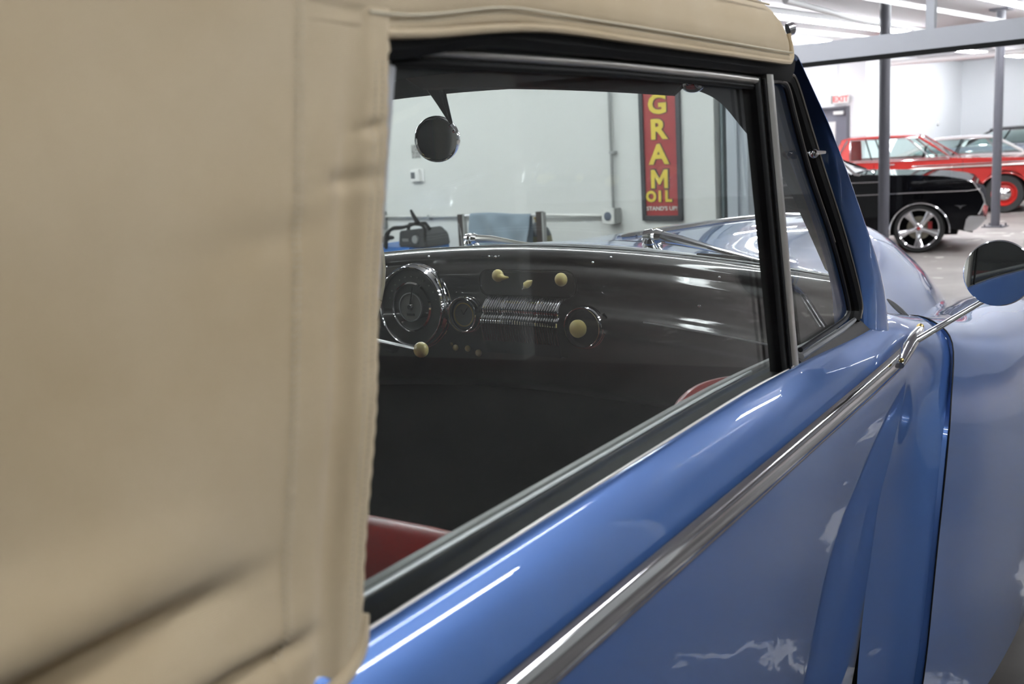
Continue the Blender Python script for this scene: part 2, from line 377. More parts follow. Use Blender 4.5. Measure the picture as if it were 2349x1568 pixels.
# ceiling lights
def light(s, n0, n1, far, i, z=3.06, turn=0.0, m=None):
    L = (n1-n0)
    lab = ('long white strip light on the %s, %s' % (('showroom ceiling' if far else 'workshop ceiling'), i))
    t = thing('ceiling_light', lab, 'light', WP(s, n0, z), ROT+turn, 'strip lights of the showroom' if far else 'strip lights of the workshop')
    hb = MB().bbox((-0.07, 0, 0.02), (0.07, L, CH-z)); part('housing', hb, LAMPW, t, False, local=True)
    q = 2
    for k in range(q):
        x = (k-(q-1)/2)*0.07
        part('tube', MB().tube([(x, 0.03, 0), (x, L-0.03, 0)], 0.018, 8), m or (TUBEF if far else TUBEM), t, local=True)
LF = [(-5.35, 11.5, 17.6, 'left of the nearer post'), (-6.7, 15.0, 18.0, 'shortest one'),
      (-6.3, 20.6, 27.0, 'running away behind the right post'), (-3.1, 12.5, 18.0, 'top right behind the door panes'),
      (-1.0, 9.0, 15.0, 'first right of the opening, unseen, added for light'), (2.5, 9.0, 15.0, 'middle of the showroom, unseen, added for light'),  # unseen rows added for illumination
      (-1.0, 18.0, 25.0, 'at the back of the showroom, unseen, added for light'), (-9.5, 9.0, 20.0, 'above the far left wall, added to brighten the walls'), (-9.3, 20.4, 21.6, 'by the fire door, added to brighten its wall')]  # back row added for illumination, left ones to brighten the door wall
for s, a, b, q in LF: light(s, a, b, True, q)
LG = [(-7.0, -5.5, 5.6, 'nearest the left wall'), (-3.9, -5.5, 5.6, 'over the driver side of the blue car'),
      (-0.6, -1.0, 5.2, 'over the blue car'), (2.0, -0.6, 5.0, 'just right of the blue car'),
      (3.15, -0.4, 5.5, 'second row right of the blue car')]
for s, a, b, q in LG: light(s, a, b, False, q, m=TUBEB if s < -1 else TUBEM)
light(-4.9, 4.6, 8.4, False, 'added across to brighten the sign wall, left', turn=rad(90), m=TUBEB)  # unseen cross lamps, added to brighten the sign wall
light(-0.9, 4.6, 8.2, False, 'added across to brighten the sign wall, right', turn=rad(90), m=TUBEB)

# steel posts with base plates in the showroom
def post(s, n, lab):
    t = thing('steel_post', lab, 'post', WP(s, n, 0), ROT, 'showroom posts')
    part('shaft', MB().lathe([(0.064, 0.014), (0.064, CH)], (0, 0, 0), (0, 0, 1), 24), POST, t, local=True)
    part('base_plate', MB().bbox((-0.15, -0.15, 0), (0.15, 0.15, 0.014)), POST, t, False, local=True)
    part('head_plate', MB().bbox((-0.13, -0.13, CH-0.03), (0.13, 0.13, CH)), POST, t, False, local=True)
    for a in (-1, 1):
        for b in (-1, 1): part('anchor_bolt', MB().lathe([(0.012, 0), (0.012, 0.035)], (a*0.115, b*0.115, 0.012), (0, 0, 1), 6), POST, t, local=True)
post(-3.66, 12.3, 'nearer grey round steel post, in front of the black car')
post(-3.61, 16.37, 'farther grey steel post on a bolted base plate, before the red car')

# pipes and ducts under the showroom ceiling
def pipe(path, r, name, lab, cat='pipe', m=None, grp='pipes under the showroom ceiling'):
    o = Vector(path[0]); mb = MB().tube([Vector(p)-o for p in path], r, 12)
    solo(name, mb, m or LAMPW, lab, cat, WP(o.x, o.y, o.z), ROT, grp)
pipe([(-4.0, 10.5, 2.92), (-4.35, 13.0, 2.92), (-4.6, 17.5, 2.92)], 0.035, 'sprinkler_pipe', 'white sprinkler pipe crossing behind the upper door panes')
pipe([(-6.4, 19.2, 2.72), (-3.0, 19.9, 2.72), (2.0, 21.0, 2.72)], 0.05, 'water_pipe', 'thick white pipe running right behind the farther post')
pipe([(-7.6, 8.6, 2.99), (-3.2, 8.6, 2.99), (3, 8.6, 2.99)], 0.10, 'air_duct', 'fat white round duct at the top of the picture', 'duct')
pipe([(-5.75, 12.0, 3.02), (-5.75, 17.2, 3.02)], 0.014, 'conduit_pipe', 'thin white conduit beside the left strip light')
pipe([(-6.0, 12.0, 3.02), (-6.0, 17.2, 3.02)], 0.014, 'conduit_pipe', 'second thin white conduit, left of the first')
for k, (s, n) in enumerate(((-5.9, 19.25), (-4.9, 19.5), (-3.9, 19.7), (-2.9, 19.92))):
    solo('pipe_hanger', MB().tube([(0, 0, 0), (0, 0, CH-2.76)], 0.008, 6), LAMPW, 'short rod holding the thick white pipe, %s from the left' % ('first', 'second', 'third', 'fourth')[k], 'hanger', WP(s, n, 2.76), ROT, 'rods of the thick white pipe')

# exit sign and its conduit
t = thing('exit_sign', 'small white exit sign with red letters above the grey door', 'sign', WP(-8.52, 21.9, 2.16), ROT)
part('housing', MB().bbox((-0.16, 0.0, 0), (0.16, 0.06, 0.20)), WHITEPL, t, False, local=True, bev=0.004)
part('lettering', xf(text_mb('EXIT', 0.17, 0.003, 0.004), Matrix(((1,0,0,0),(0,0,-1,-0.004),(0,1,0,0.04),(0,0,0,1)))), mat('exit_red', (0.75, 0.05, 0.05), 0.4, emit=(0.9, 0.08, 0.08), es=0.25), t, False, local=True)
pipe([(-8.66, 21.95, 2.30), (-8.66, 21.95, CH-0.02)], 0.011, 'exit_conduit', 'thin white conduit dropping to the exit sign', m=LAMPW)
pipe([(-8.72, 21.9, 2.16), (-8.72, 21.9, 2.34)], 0.025, 'junction_tube', 'small grey fitting at the left of the exit sign', 'fitting', GREYBOX, None)
pipe([(-8.0, 22.6, 2.95), (-7.95, 22.6, 2.95), (-7.9, 22.6, 2.6)], 0.012, 'drop_pipe', 'thin bent white pipe high on the bright wall')
solo('smoke_detector', MB().lathe([(0.05, 0), (0.06, 0.03), (0.03, 0.05)], (0, 0, 0), (1, 0, 0), 16), WHITEPL, 'small round white sensor low on the bright wall beyond the red car', 'sensor', WP(-8.0, 26.3, 1.62), ROT)

# ------------------------------------------------------------------ things on and before the sign wall
SN = 6.723
def on_wall(name, label, cat, s, z, grp=None): return thing(name, label, cat, WP(s, SN, z), ROT, grp)
t = on_wall('wall_sign', 'tall narrow red sign with yellow letters in a black frame on the grey wall', 'sign', -3.097, 0.935)
W2, HT = 0.179, 1.85
part('panel', MB().bbox((-W2+0.02, -0.012, 0.03), (W2-0.02, 0, HT-0.03)), SIGNRED, t, False, local=True)
fr = MB()
for a, b, c, d in ((-W2, 0, -W2+0.032, HT), (W2-0.032, 0, W2, HT), (-W2, 0, W2, 0.038), (-W2, HT-0.038, W2, HT)): fr.bbox((a, -0.028, b), (c, 0, d))
part('frame', fr, SIGNBLK, t, False, local=True)
TM = lambda x, y, z, sx=1.0: Matrix(((sx,0,0,x),(0,0,-1,y),(0,1,0,z),(0,0,0,1)))
def V2(a, b): return Vector((a, b, 0))
def letter(ch, zc, h, x=0.0, sx=1.0, bold=0.022, yel=True):
    g = text_mb(ch, 1.0, 0.0, 0); ys = [v.y for v in g.v]; xs = [v.x for v in g.v]
    k = h/(max(ys)-min(ys))
    lo = min(ys)*k; cx = (max(xs)+min(xs))/2*k
    b0 = bold*h/0.16*(0.22 if ch == 'M' else 0.38)
    for bb, mm, y, dx in ((b0+(0.004 if yel else 0.0008), SIGNBLK, -0.0135, 0.003 if yel else .001), (b0, SIGNYEL if yel else SIGNWHT, -0.0155, 0)):
        if ch == 'M':
            q = MB(); e = bb if mm is SIGNBLK else 0.0; wM, hM, tM = .064, h, .028
            pts = [(-wM-e, -e), (-wM-e, hM+e), (-wM+tM+e, hM+e), (0, hM*.52+e*1.5), (wM-tM-e, hM+e), (wM+e, hM+e), (wM+e, -e), (wM-tM-e, -e), (wM-tM-e, hM*.60-e), (.006, hM*.20-e), (-.006, hM*.20-e), (-wM+tM+e, hM*.60-e), (-wM+tM+e, -e)]
            q = MB().poly([V2(a, b+lo) for a, b in pts], (0, 0, .0015))
        else: q = text_mb(ch, k, 0.0015, bb)
        part('letter' if mm is not SIGNBLK else 'letter_outline', xf(q, TM(x-0.0+dx, y, zc-h/2-lo, sx)), mm, t, False, local=True)
for i, ch in enumerate('GRAM'): letter(ch, 0.880-0.185*(i)-0.012, 0.138, x=-0.018, sx=1.18)
for ch, x in (('O', -0.092), ('I', -0.012), ('L', 0.062)): letter(ch, 0.183, 0.076, x=x-0.006, sx=1.05, bold=0.03)
letter("STAND'S UP!", 0.092, 0.031, x=-0.004, sx=1.15, bold=0.006, yel=False)

t = on_wall('thermostat', 'small white square thermostat with a grey screen', 'thermostat', -5.80, 1.29)
part('back_plate', MB().bbox((-0.05, -0.012, 0.0), (0.09, 0, 0.125)), WHITEPL, t, True, local=True, bev=0.003)
part('cover', MB().bbox((-0.07, -0.040, 0.004), (0.055, -0.010, 0.12)), WHITEPL, t, True, local=True, bev=0.008)
part('screen', MB().bbox((-0.055, -0.042, 0.035), (0.0, -0.039, 0.095)), mat('grey_screen', (0.10, 0.11, 0.12), 0.3), t, False, local=True)
t = on_wall('paper_notice', 'small grey printed notice on the wall above the thermostat', 'notice', -5.80, 1.51)
part('sheet', MB().bbox((-0.06, -0.004, 0), (0.055, 0, 0.125)), mat('printed_grey_paper', (0.28, 0.28, 0.27), 0.7), t, False, local=True)
vary(MATS['printed_grey_paper'], (0.12, 0.12, 0.12), (0.42, 0.42, 0.40), 90, 2, 0.4, 0.6)
t = on_wall('electrical_box', 'pale square electrical box with a round dark cover plate, right end of the conduit', 'electrical box', -3.555, 0.915)
part('box', MB().bbox((-0.055, -0.085, 0), (0.065, 0, 0.12)), GREYBOX, t, True, local=True, bev=0.005)
part('cover_plate', MB().bbox((-0.062, -0.095, -0.004), (0.06, -0.085, 0.124)), mat('pale_cover', (0.68, 0.69, 0.66), 0.4), t, True, local=True, bev=0.004)
part('socket_face', MB().lathe([(0.034, 0), (0.034, 0.006), (0.028, 0.008)], (-0.0, -0.094, 0.06), (0, -1, 0), 24), mat('slate_plastic', (0.10, 0.12, 0.16), 0.4), t, local=True)
for a, b in ((-0.05, 0.012), (0.05, 0.012), (-0.05, 0.108), (0.05, 0.108)): part('screw', MB().lathe([(0.004, 0), (0.003, 0.003)], (a, -0.095, b), (0, -1, 0), 8), SATIN, t, local=True)
t = on_wall('junction_box', 'worn grey metal junction box at the left end of the conduit', 'electrical box', -6.34, 0.86)
part('box', MB().bbox((-0.06, -0.06, 0), (0.06, 0, 0.165)), mat('worn_grey', (0.26, 0.27, 0.26), 0.5, 0.4), t, True, local=True, bev=0.004)
part('lid', MB().bbox((-0.05, -0.068, 0.01), (0.05, -0.06, 0.155)), mat('rusty_lid', (0.20, 0.17, 0.14), 0.5, 0.4), t, True, local=True, bev=0.004)
t = on_wall('horizontal_conduit', 'pale horizontal conduit running along the wall to the electrical box', 'conduit', -6.28, 0.975)
part('pipe', MB().tube([(0, -0.03, 0), (1.75, -0.03, 0), (1.85, -0.05, 0.012), (2.67, -0.03, 0)], 0.012, 10), mat('pale_conduit', (0.62, 0.63, 0.60), 0.35, 0.3), t, local=True)
for x in (0.62, 1.95): part('strap', MB().bbox((x-0.012, -0.045, -0.03), (x+0.012, 0, 0.016)), GREYBOX, t, False, local=True)
t = on_wall('vertical_conduit', 'grey vertical conduit rising from the electrical box', 'conduit', -3.545, 1.035)
part('pipe', MB().tube([(0, -0.03, 0), (0, -0.03, CH-1.035)], 0.0125, 10), mat('grey_conduit', (0.36, 0.37, 0.36), 0.35, 0.5), t, local=True)
for z in (0.42, 1.5): part('strap', MB().bbox((-0.012, -0.045, z), (0.035, 0, z+0.02)), GREYBOX, t, False, local=True)

# gas cylinder rack with two dark uprights, towel over its rail
RN = 6.02
t = thing('cylinder_rack', 'dark steel rack with two square uprights against the wall', 'rack', WP(-4.57, RN, 0), ROT)
DK = mat('dark_brown_steel', (0.045, 0.035, 0.032), 0.5, 0.3)
for x, h in ((0, 1.045), (0.835, 1.062)):
    part('upright', MB().bbox((x-0.026, -0.02, 0), (x+0.026, 0.02, h)), DK, t, False, local=True, bev=0.002)
    part('side_flange', MB().bbox((x+0.026, -0.015, 0), (x+0.042, 0.02, h-0.005)), GREYBOX, t, False, local=True)
part('towel_rail', MB().tube([(0.03, 0.0, 1.035), (0.81, 0.0, 1.035)], 0.009, 8), SATIN, t, local=True)
part('shelf', MB().bbox((0.0, 0.03, 0.30), (0.835, 0.55, 0.33)), DK, t, False, local=True)
part('base', MB().bbox((-0.03, -0.03, 0.0), (0.865, 0.56, 0.05)), DK, t, False, local=True)
part('chain', MB().tube([(-0.0, -0.03, 0.97), (0.02, -0.04, 0.9), (0.03, -0.04, 0.8), (0.01, -0.035, 0.72)], 0.006, 6), CHROME, t, local=True)
def towel():
    rows = []
    for i in range(41):
        x = 0.11 + 0.63*i/40
        prof = [(-0.028-0.016*math.sin(i*0.35+1), 0.55), (-0.035-0.020*math.sin(i*0.31), 0.68), (-0.034-0.020*math.sin(i*0.31+1.0), 0.82), (-0.026-0.013*math.sin(i*0.36+1.8), 0.95),
                (-0.013, 1.03), (0.0, 1.05), (0.013, 1.03), (0.022, 0.93), (0.03, 0.8)]
        rows.append([Vector((x+0.012*math.sin(z*9+i*.1), y, z+ (0.006*math.sin(i*0.13)))) for y, z in prof])
    return MB().shell([cr(r, 3) for r in rows], (0, -0.003, 0.003))
TW = mat('blue_grey_towel', (0.15, 0.20, 0.245), 0.9, sheen=0.2); bump(TW, 180, 0.5, 0.002)
solo('towel', towel(), TW, 'blue-grey shop towel hanging over the rack rail', 'towel', WP(-4.57, RN, 0), ROT)
t = thing('gas_cylinder', 'tall gas cylinder with a dark top and olive body behind the towel', 'gas cylinder', WP(-3.90, RN+0.16, 0.33), ROT); t.scale = (1, 1, .93)
part('body', MB().lathe([(0.10, 0), (0.115, 0.02), (0.115, 0.50), (0.105, 0.575)], (0, 0, 0), (0, 0, 1), 24), mat('olive_paint', (0.15, 0.14, 0.07), 0.4), t, local=True)
part('shoulder', MB().lathe([(0.106, 0.575), (0.085, 0.63), (0.045, 0.665), (0.03, 0.69)], (0, 0, 0), (0, 0, 1), 24), mat('dark_shoulder', (0.03, 0.04, 0.05), 0.4), t, local=True)
part('valve', MB().lathe([(0.02, 0.69), (0.018, 0.71), (0.03, 0.715), (0.03, 0.73)], (0, 0, 0), (0, 0, 1), 12), BRASS, t, local=True)

# welding machine on a cabinet
t = thing('tool_cabinet', 'bright blue steel cabinet at the left under the welding machine', 'cabinet', WP(-5.95, 6.08, 0), ROT)
BL = mat('bright_blue_paint', (0.03, 0.15, 0.45), 0.4)
part('body', MB().bbox((0, 0, 0), (0.66, 0.5, 0.755)), BL, t, True, local=True, bev=0.012)
for k in range(3):
    part('drawer', MB().bbox((0.03, -0.015, 0.1+k*0.2), (0.63, 0.0, 0.28+k*0.2)), BL, t, True, local=True, bev=0.004)
t = thing('welding_machine', 'black and grey welding machine standing on the blue cabinet', 'welder', WP(-5.47, 6.12, 0.755), ROT)
part('case', MB().poly([(0, 0, 0), (0.36, 0, 0), (0.34, 0, 0.10), (0.26, 0, 0.16), (0.02, 0, 0.14)], (0, 0.3, 0)), mat('dark_grey_case', (0.04, 0.042, 0.045), 0.5), t, True, local=True, bev=0.012)
part('handle', MB().tube([(0.03, 0.1, 0.13), (0.06, 0.1, 0.19), (0.26, 0.1, 0.20), (0.31, 0.1, 0.15)], 0.016, 8), RUBBER, t, local=True)
part('dial', MB().lathe([(0.038, 0), (0.034, 0.02)], (0.24, -0.002, 0.07), (0, -1, 0), 16), SATIN, t, local=True)
part('face_lettering', MB().bbox((0.06, -0.003, 0.05), (0.14, 0.0, 0.075)), mat('pale_marks', (0.3, 0.3, 0.3), 0.5), t, False, local=True)
t = thing('welding_cable', 'coiled black welding cable with its torch lying over the welding machine', 'cable', WP(-5.60, 6.05, 0.76), ROT)
part('coil', MB().tube(cr([(0, 0.02, 0), (0.05, 0, 0.10), (0.14, 0, 0.155), (0.28, 0.0, 0.17), (0.42, 0.02, 0.20), (0.5, 0.05, 0.17), (0.52, 0.03, 0.05)], 5), 0.014, 8), RUBBER, t, local=True)
part('coil', MB().tube(cr([(0.08, -0.03, -0.01), (0.11, -0.03, 0.10), (0.2, -0.04, 0.17), (0.34, -0.03, 0.18), (0.46, 0.0, 0.21)], 5), 0.014, 8), RUBBER, t, local=True)
part('torch', MB().tube([(0.46, 0.02, 0.21), (0.40, 0.03, 0.27), (0.37, 0.03, 0.32)], [0.02, 0.017, 0.010], 8), TRIMBLK, t, local=True)
solo('work_glove', MB().ball((0.12, 0.1, 0.02), (0.13, 0.06, 0.03)).ball((0.24, 0.12, 0.035), (0.06, 0.03, 0.02)).ball((0.03, 0.05, 0.015), (0.05, 0.04, 0.02)), RUBBER, 'crumpled black glove on the blue cabinet', 'glove', WP(-5.93, 6.1, 0.79), ROT)

# ------------------------------------------------------------------ the blue convertible (front towards +y, right side at +x)
car = thing('convertible_car', 'blue vintage convertible with a tan canvas top, filling the foreground', 'car', (0, 1.9, 0))
V = Vector
def both(name, mb, m, **k):
    a = part(name, mb, m, car, **k); b = part(name, mb.mirror(), m, car, **k); return a, b
def sm(a, b, x): t = max(0, min(1, (x-a)/(b-a))); return t*t*(3-2*t)
def zb(y): return 1.176-0.028*sm(1.15, 1.97, y)

# door skin
DP = [(0.786, -0.020), (0.789, -0.003), (0.798, 0.000), (0.806, -0.006), (0.822, -0.030), (0.835, -0.057), (0.8435, -0.085), (0.8465, -0.110), (0.8475, -0.16), (0.8465, -0.24), (0.842, -0.34), (0.828, -0.5), (0.806, -0.68), (0.775, -0.86)]
def door_row(y, nx=0.0):
    r = []
    for i, (x, dz) in enumerate(DP):
        k = i/(len(DP)-1)
        r.append(V((x-nx*sm(-0.06, -0.4, dz)*1.0, y, zb(y)+dz)))
    return r
def seam_y(z): return 1.960-0.085*sm(1.10, 0.82, z)-0.05*sm(0.85, 0.3, z)
def door_rows(ys):
    rows = []
    for y in ys:
        t = (y-0.36)/(1.95-0.36)
        row = door_row(y, 0.028*sm(1.2, 1.95, y))
        rows.append([V((p.x, 0.36+(seam_y(p.z)-0.004-0.36)*t, p.z)) for p in row])
    return [cr(r, 3) for r in rows]
ys = [0.36+(1.95-0.36)*i/24 for i in range(25)]
dr = both('door', MB().grid(door_rows(ys)), PAINT)
# quarter panel behind the door
qs = [[V((p.x, y+0.0, p.z)) for p in door_row(0.3)] for y in (-1.7, -1.2, -0.6, 0.0, 0.352)]
for i, r in enumerate(qs):
    k = (4-i)/4
    for p in r: p.x -= 0.18*k*k; p.z -= 0.10*k*k*(p.z > 0.9)
both('rear_quarter_panel', MB().grid([cr(r, 3) for r in qs]), PAINT)
tr_ = [[V((x, y, z)) for x in (-0.62, -0.4, 0, 0.4, 0.62)] for y, z in ((-2.1, 0.55), (-2.05, 0.8), (-1.7, 1.02), (-1.2, 1.14), (-0.95, 1.17))]
part('trunk_lid', MB().grid(surf(tr_, 4, 4)), PAINT, car)

# panel between the door and the front fender
a_ = []
for z_ in (1.158, 1.142, 1.105, 1.06, .97, .87, .7, .5, .32):
    yy_ = seam_y(z_); rr_ = cr(door_row(yy_, 0.028), 6); q_ = min(rr_, key=lambda p: abs(p.z-z_)+(9 if p.x < .79 and z_ < 1.1 else 0))
    a_.append((q_.x-.0015, yy_-.02*sm(1.1, .9, z_)-.004, z_))
a_[0] = (.770, 1.985, 1.158)
b_ = [(.745, 2.09, 1.150), (.80, 2.085, 1.132), (.833, 2.07, 1.10), (.846, 2.05, 1.05), (.848, 2.02, .95), (.846, 1.985, .87), (.842, 1.95, .7), (.830, 1.92, .5), (.805, 1.89, .3)]
c_ = [(.715, 2.30, 1.105), (.785, 2.33, 1.095), (.835, 2.32, 1.068), (.868, 2.26, 1.025), (.884, 2.13, .95), (.886, 2.07, .87), (.882, 2.02, .7), (.872, 1.97, .5), (.85, 1.93, .3)]
both('cowl_side_panel', MB().grid(surf([a_, b_, c_], 4, 6)), PAINT)
# front fender
C_ROW = c_
FS = [
 [(.700, 2.285, 1.075), (.76, 2.34, 1.095), (.818, 2.335, 1.085), (.868, 2.275, 1.050), (.893, 2.13, .96), (.897, 2.075, .86), (.892, 2.01, .66), (.885, 1.965, .47), (.87, 1.93, .30)],
 [(.672, 2.47, 1.02), (.74, 2.50, 1.06), (.82, 2.50, 1.06), (.888, 2.46, 1.01), (.925, 2.38, .92), (.938, 2.35, .82), (.938, 2.31, .65), (.935, 2.28, .45), (.92, 2.25, .22)],
 [(.61, 2.8, .955), (.70, 2.8, 1.01), (.81, 2.8, 1.02), (.905, 2.79, .97), (.957, 2.77, .88), (.977, 2.76, .76), (.985, 2.75, .60), (.982, 2.74, .42), (.965, 2.73, .22)],
 [(.56, 3.3, .90), (.67, 3.3, .96), (.79, 3.3, .975), (.905, 3.3, .925), (.968, 3.3, .83), (.988, 3.3, .72), (.995, 3.3, .58), (.99, 3.3, .42), (.975, 3.3, .24)],
 [(.52, 3.9, .86), (.65, 3.9, .905), (.77, 3.9, .915), (.89, 3.9, .865), (.955, 3.9, .77), (.98, 3.9, .66), (.98, 3.9, .52), (.97, 3.9, .40), (.94, 3.9, .27)],
 [(.46, 4.5, .79), (.59, 4.5, .81), (.73, 4.5, .80), (.84, 4.5, .75), (.91, 4.5, .67), (.94, 4.5, .58), (.94, 4.5, .49), (.92, 4.5, .41), (.90, 4.5, .34)],
 [(.42, 4.88, .64), (.52, 4.92, .66), (.64, 4.94, .65), (.75, 4.92, .61), (.81, 4.9, .56), (.83, 4.88, .51), (.82, 4.88, .46), (.8, 4.88, .41), (.78, 4.88, .36)]]
both('front_fender', MB().grid(surf(FS, 5, 6)), PAINT)
both('fender_return_edge', MB().grid([cr(C_ROW, 5), cr(FS[0], 5)]), PAINT)
both('fender_edge_bead', MB().tube([p+V((0.0, -0.003, 0)) for p in cr(FS[0], 5)], 0.0016, 6), RUBBER)
# hood
HS = [
 [(0, 2.36, 1.262), (.15, 2.355, 1.257), (.30, 2.34, 1.240), (.44, 2.32, 1.208), (.57, 2.30, 1.162), (.66, 2.29, 1.12), (.70, 2.285, 1.075)],
 [(0, 2.6, 1.256), (.15, 2.6, 1.25), (.29, 2.6, 1.228), (.42, 2.58, 1.185), (.53, 2.55, 1.125), (.615, 2.52, 1.07), (.672, 2.47, 1.02)],
 [(0, 2.9, 1.248), (.15, 2.9, 1.241), (.28, 2.9, 1.213), (.395, 2.9, 1.16), (.495, 2.88, 1.085), (.565, 2.85, 1.015), (.61, 2.8, .955)],
 [(0, 3.3, 1.233), (.14, 3.3, 1.225), (.265, 3.3, 1.192), (.375, 3.3, 1.132), (.465, 3.3, 1.045), (.525, 3.3, .965), (.56, 3.3, .90)],
 [(0, 3.9, 1.20), (.13, 3.9, 1.19), (.245, 3.9, 1.152), (.345, 3.9, 1.085), (.425, 3.9, .995), (.485, 3.9, .92), (.52, 3.9, .86)],
 [(0, 4.35, 1.145), (.12, 4.35, 1.132), (.225, 4.35, 1.09), (.31, 4.35, 1.02), (.385, 4.38, .935), (.43, 4.42, .86), (.46, 4.5, .79)],
 [(0, 4.72, 1.045), (.10, 4.72, 1.032), (.19, 4.72, .99), (.265, 4.72, .925), (.33, 4.74, .845), (.38, 4.8, .75), (.42, 4.88, .64)],
 [(0, 4.98, .90), (.08, 4.98, .89), (.15, 4.97, .855), (.21, 4.96, .80), (.27, 4.95, .73), (.32, 4.94, .66), (.36, 4.93, .60)],
 [(0, 5.06, .62), (.08, 5.06, .62), (.14, 5.05, .60), (.2, 5.04, .58), (.26, 5.02, .55), (.3, 5.0, .53), (.34, 4.97, .50)]]
HS = [[(-x, y, z) for x, y, z in reversed(r[1:])]+r for r in HS]
hood = part('hood', MB().grid(surf(HS, 4, 5)), PAINT, car)
cc = cr([(0, 2.44, 1.262), (0, 2.9, 1.251), (0, 3.3, 1.236), (0, 3.9, 1.203), (0, 4.35, 1.148), (0, 4.72, 1.048), (0, 4.98, .90)], 8)
part('hood_ridge_trim', MB().tube(cc, [0.008]+[0.014]*(len(cc)-2)+[0.006], 10, squash=0.7), CHROME, hood)
part('hood_ridge_trim', MB().tube([p+V((0.022, 0, -0.001)) for p in cc[1:]], 0.004, 8), CHROME, hood)
part('radiator_grille', MB().grid([[V((x, 5.07-0.4*x*x, z)) for x in (-.3, -.15, 0, .15, .3)] for z in (.35, .5, .65)]), CHROME, car)
fb = cr([(-.98, 4.9, .45), (-.7, 5.15, .45), (0, 5.25, .45), (.7, 5.15, .45), (.98, 4.9, .45)], 6)
part('front_bumper', MB().tube(fb, 0.07, 12, squash=1.0), CHROME, car)
for s in (-1, 1):
    part('headlight', MB().lathe([(0.10, -0.10), (0.10, 0.02), (0.085, 0.045), (0.03, 0.06)], (s*0.68, 4.93, 0.62), (0, 1, 0), 24), CHROME, car)

# wheels
for x in (-0.80, 0.80):
    for y in (3.25, -0.95):
        wl = part('wheel', MB().lathe([(0.20, -0.085), (0.30, -0.09), (0.345, -0.06), (0.36, 0), (0.345, 0.06), (0.30, 0.09), (0.20, 0.085)], (x*0.98, y, 0.361), (1, 0, 0), 32), TYRE, car)
        part('hubcap', MB().lathe([(0.20, 0.0), (0.19, 0.085), (0.10, 0.10), (0.06, 0.12)], (x*0.98, y, 0.361), (1 if x > 0 else -1, 0, 0), 24), CHROME, wl)

# windshield geometry
def WB(x): q = (x/.7)**2; return V((x, 2.03-.10*q, 1.283-.058*q))
def WT(x): q = (x/.7)**2; return V((x, 1.66-.06*q, 1.632-.05*q))
def WS(x, t): return WB(x*(1-t)+x*0.93*t).lerp(WT(x*0.93), t) if False else WB(x).lerp(WT(x*0.94), t)
xs = [-0.72+1.44*i/24 for i in range(25)]
part('windshield_glass', MB().shell([[WS(x, t/6) for t in range(7)] for x in xs], (0, 0.002, 0.0035)), WSGLASS, car)
bt = [WB(x)+V((0, 0.006, -0.001)) for x in xs]
part('windshield_lower_trim', MB().tube(bt, 0.007, 8), SATIN, car)
# cowl top between windshield and hood
def hood_rear(x):
    r = cr(HS[0], 8); 
    return min(r, key=lambda p: abs(p.x-x))
rows = []
for x in [-0.70+1.40*i/28 for i in range(29)]:
    h = hood_rear(x); b = WB(x*0.99)+V((0, 0.005, -0.008)); e = V((h.x, h.y-0.008, h.z-0.001))
    rows.append(cr([b, b.lerp(e, .35)+V((0, 0, .008)), b.lerp(e, .7)+V((0, 0, .008)), e], 4))
part('cowl_top', MB().grid(rows), PAINT, car)
part('hood_gap_seal', MB().tube([p+V((0, -0.006, -0.004)) for p in cr(HS[0], 5)], 0.006, 6), RUBBER, car)
# black wedge standing in for the shade in the open gap at the corner
wg = MB().tube(cr([P(2036, 686, 0, .705), P(2056, 704, 0, .74), P(2078, 724, 0, .775), P(2106, 752, 0, .815)], 5), [.002, .004, .0055, .0065, .007, .0075, .0075, .0075, .007, .0065, .006, .0055, .005, .0045, .004, .003], 8, squash=.6)
both('corner_gap_wedge', wg, RUBBER)

# A pillar
RE = [P(u, v, 0, x) for u, v, x in ((1800, 158, .764), (1836, 240, .768), (1870, 319, .773), (1921, 446, .782), (1975, 634, .790), (1987, 740, .795))]
FE = [P(u, v, 0, x) for u, v, x in ((1832, 132, .792), (1868, 210, .797), (1908, 300, .801), (1960, 440, .805), (2022, 630, .808), (2040, 752, .812))]
RE[-1].z -= .01; FE[-1].z -= .01
rows = []
for a, b in zip(RE, FE):
    d = (b-a); n = V((1, -0.2, 0.0)).normalized()
    fwd = d.normalized()
    rows.append([a+V((-0.055, -0.004, 0)), a+V((-0.012, -0.002, 0)), a, a.lerp(b, .33)+n*0.005, a.lerp(b, .7)+n*0.004, b+n*0.0, b+V((-0.012, 0.010, 0.008)), b+V((-0.035, 0.016, 0.012)), b+V((-0.075, 0.02, 0.015))])
ap = MB(); gr = surf(rows, 3, 4); ap.grid(gr)
both('windshield_pillar', ap, PAINT)
both('pillar_bright_edge', MB().tube([p+V((-0.020, 0.016, 0.013)) for p in cr(FE, 4)], 0.0035, 8), BRUSH)
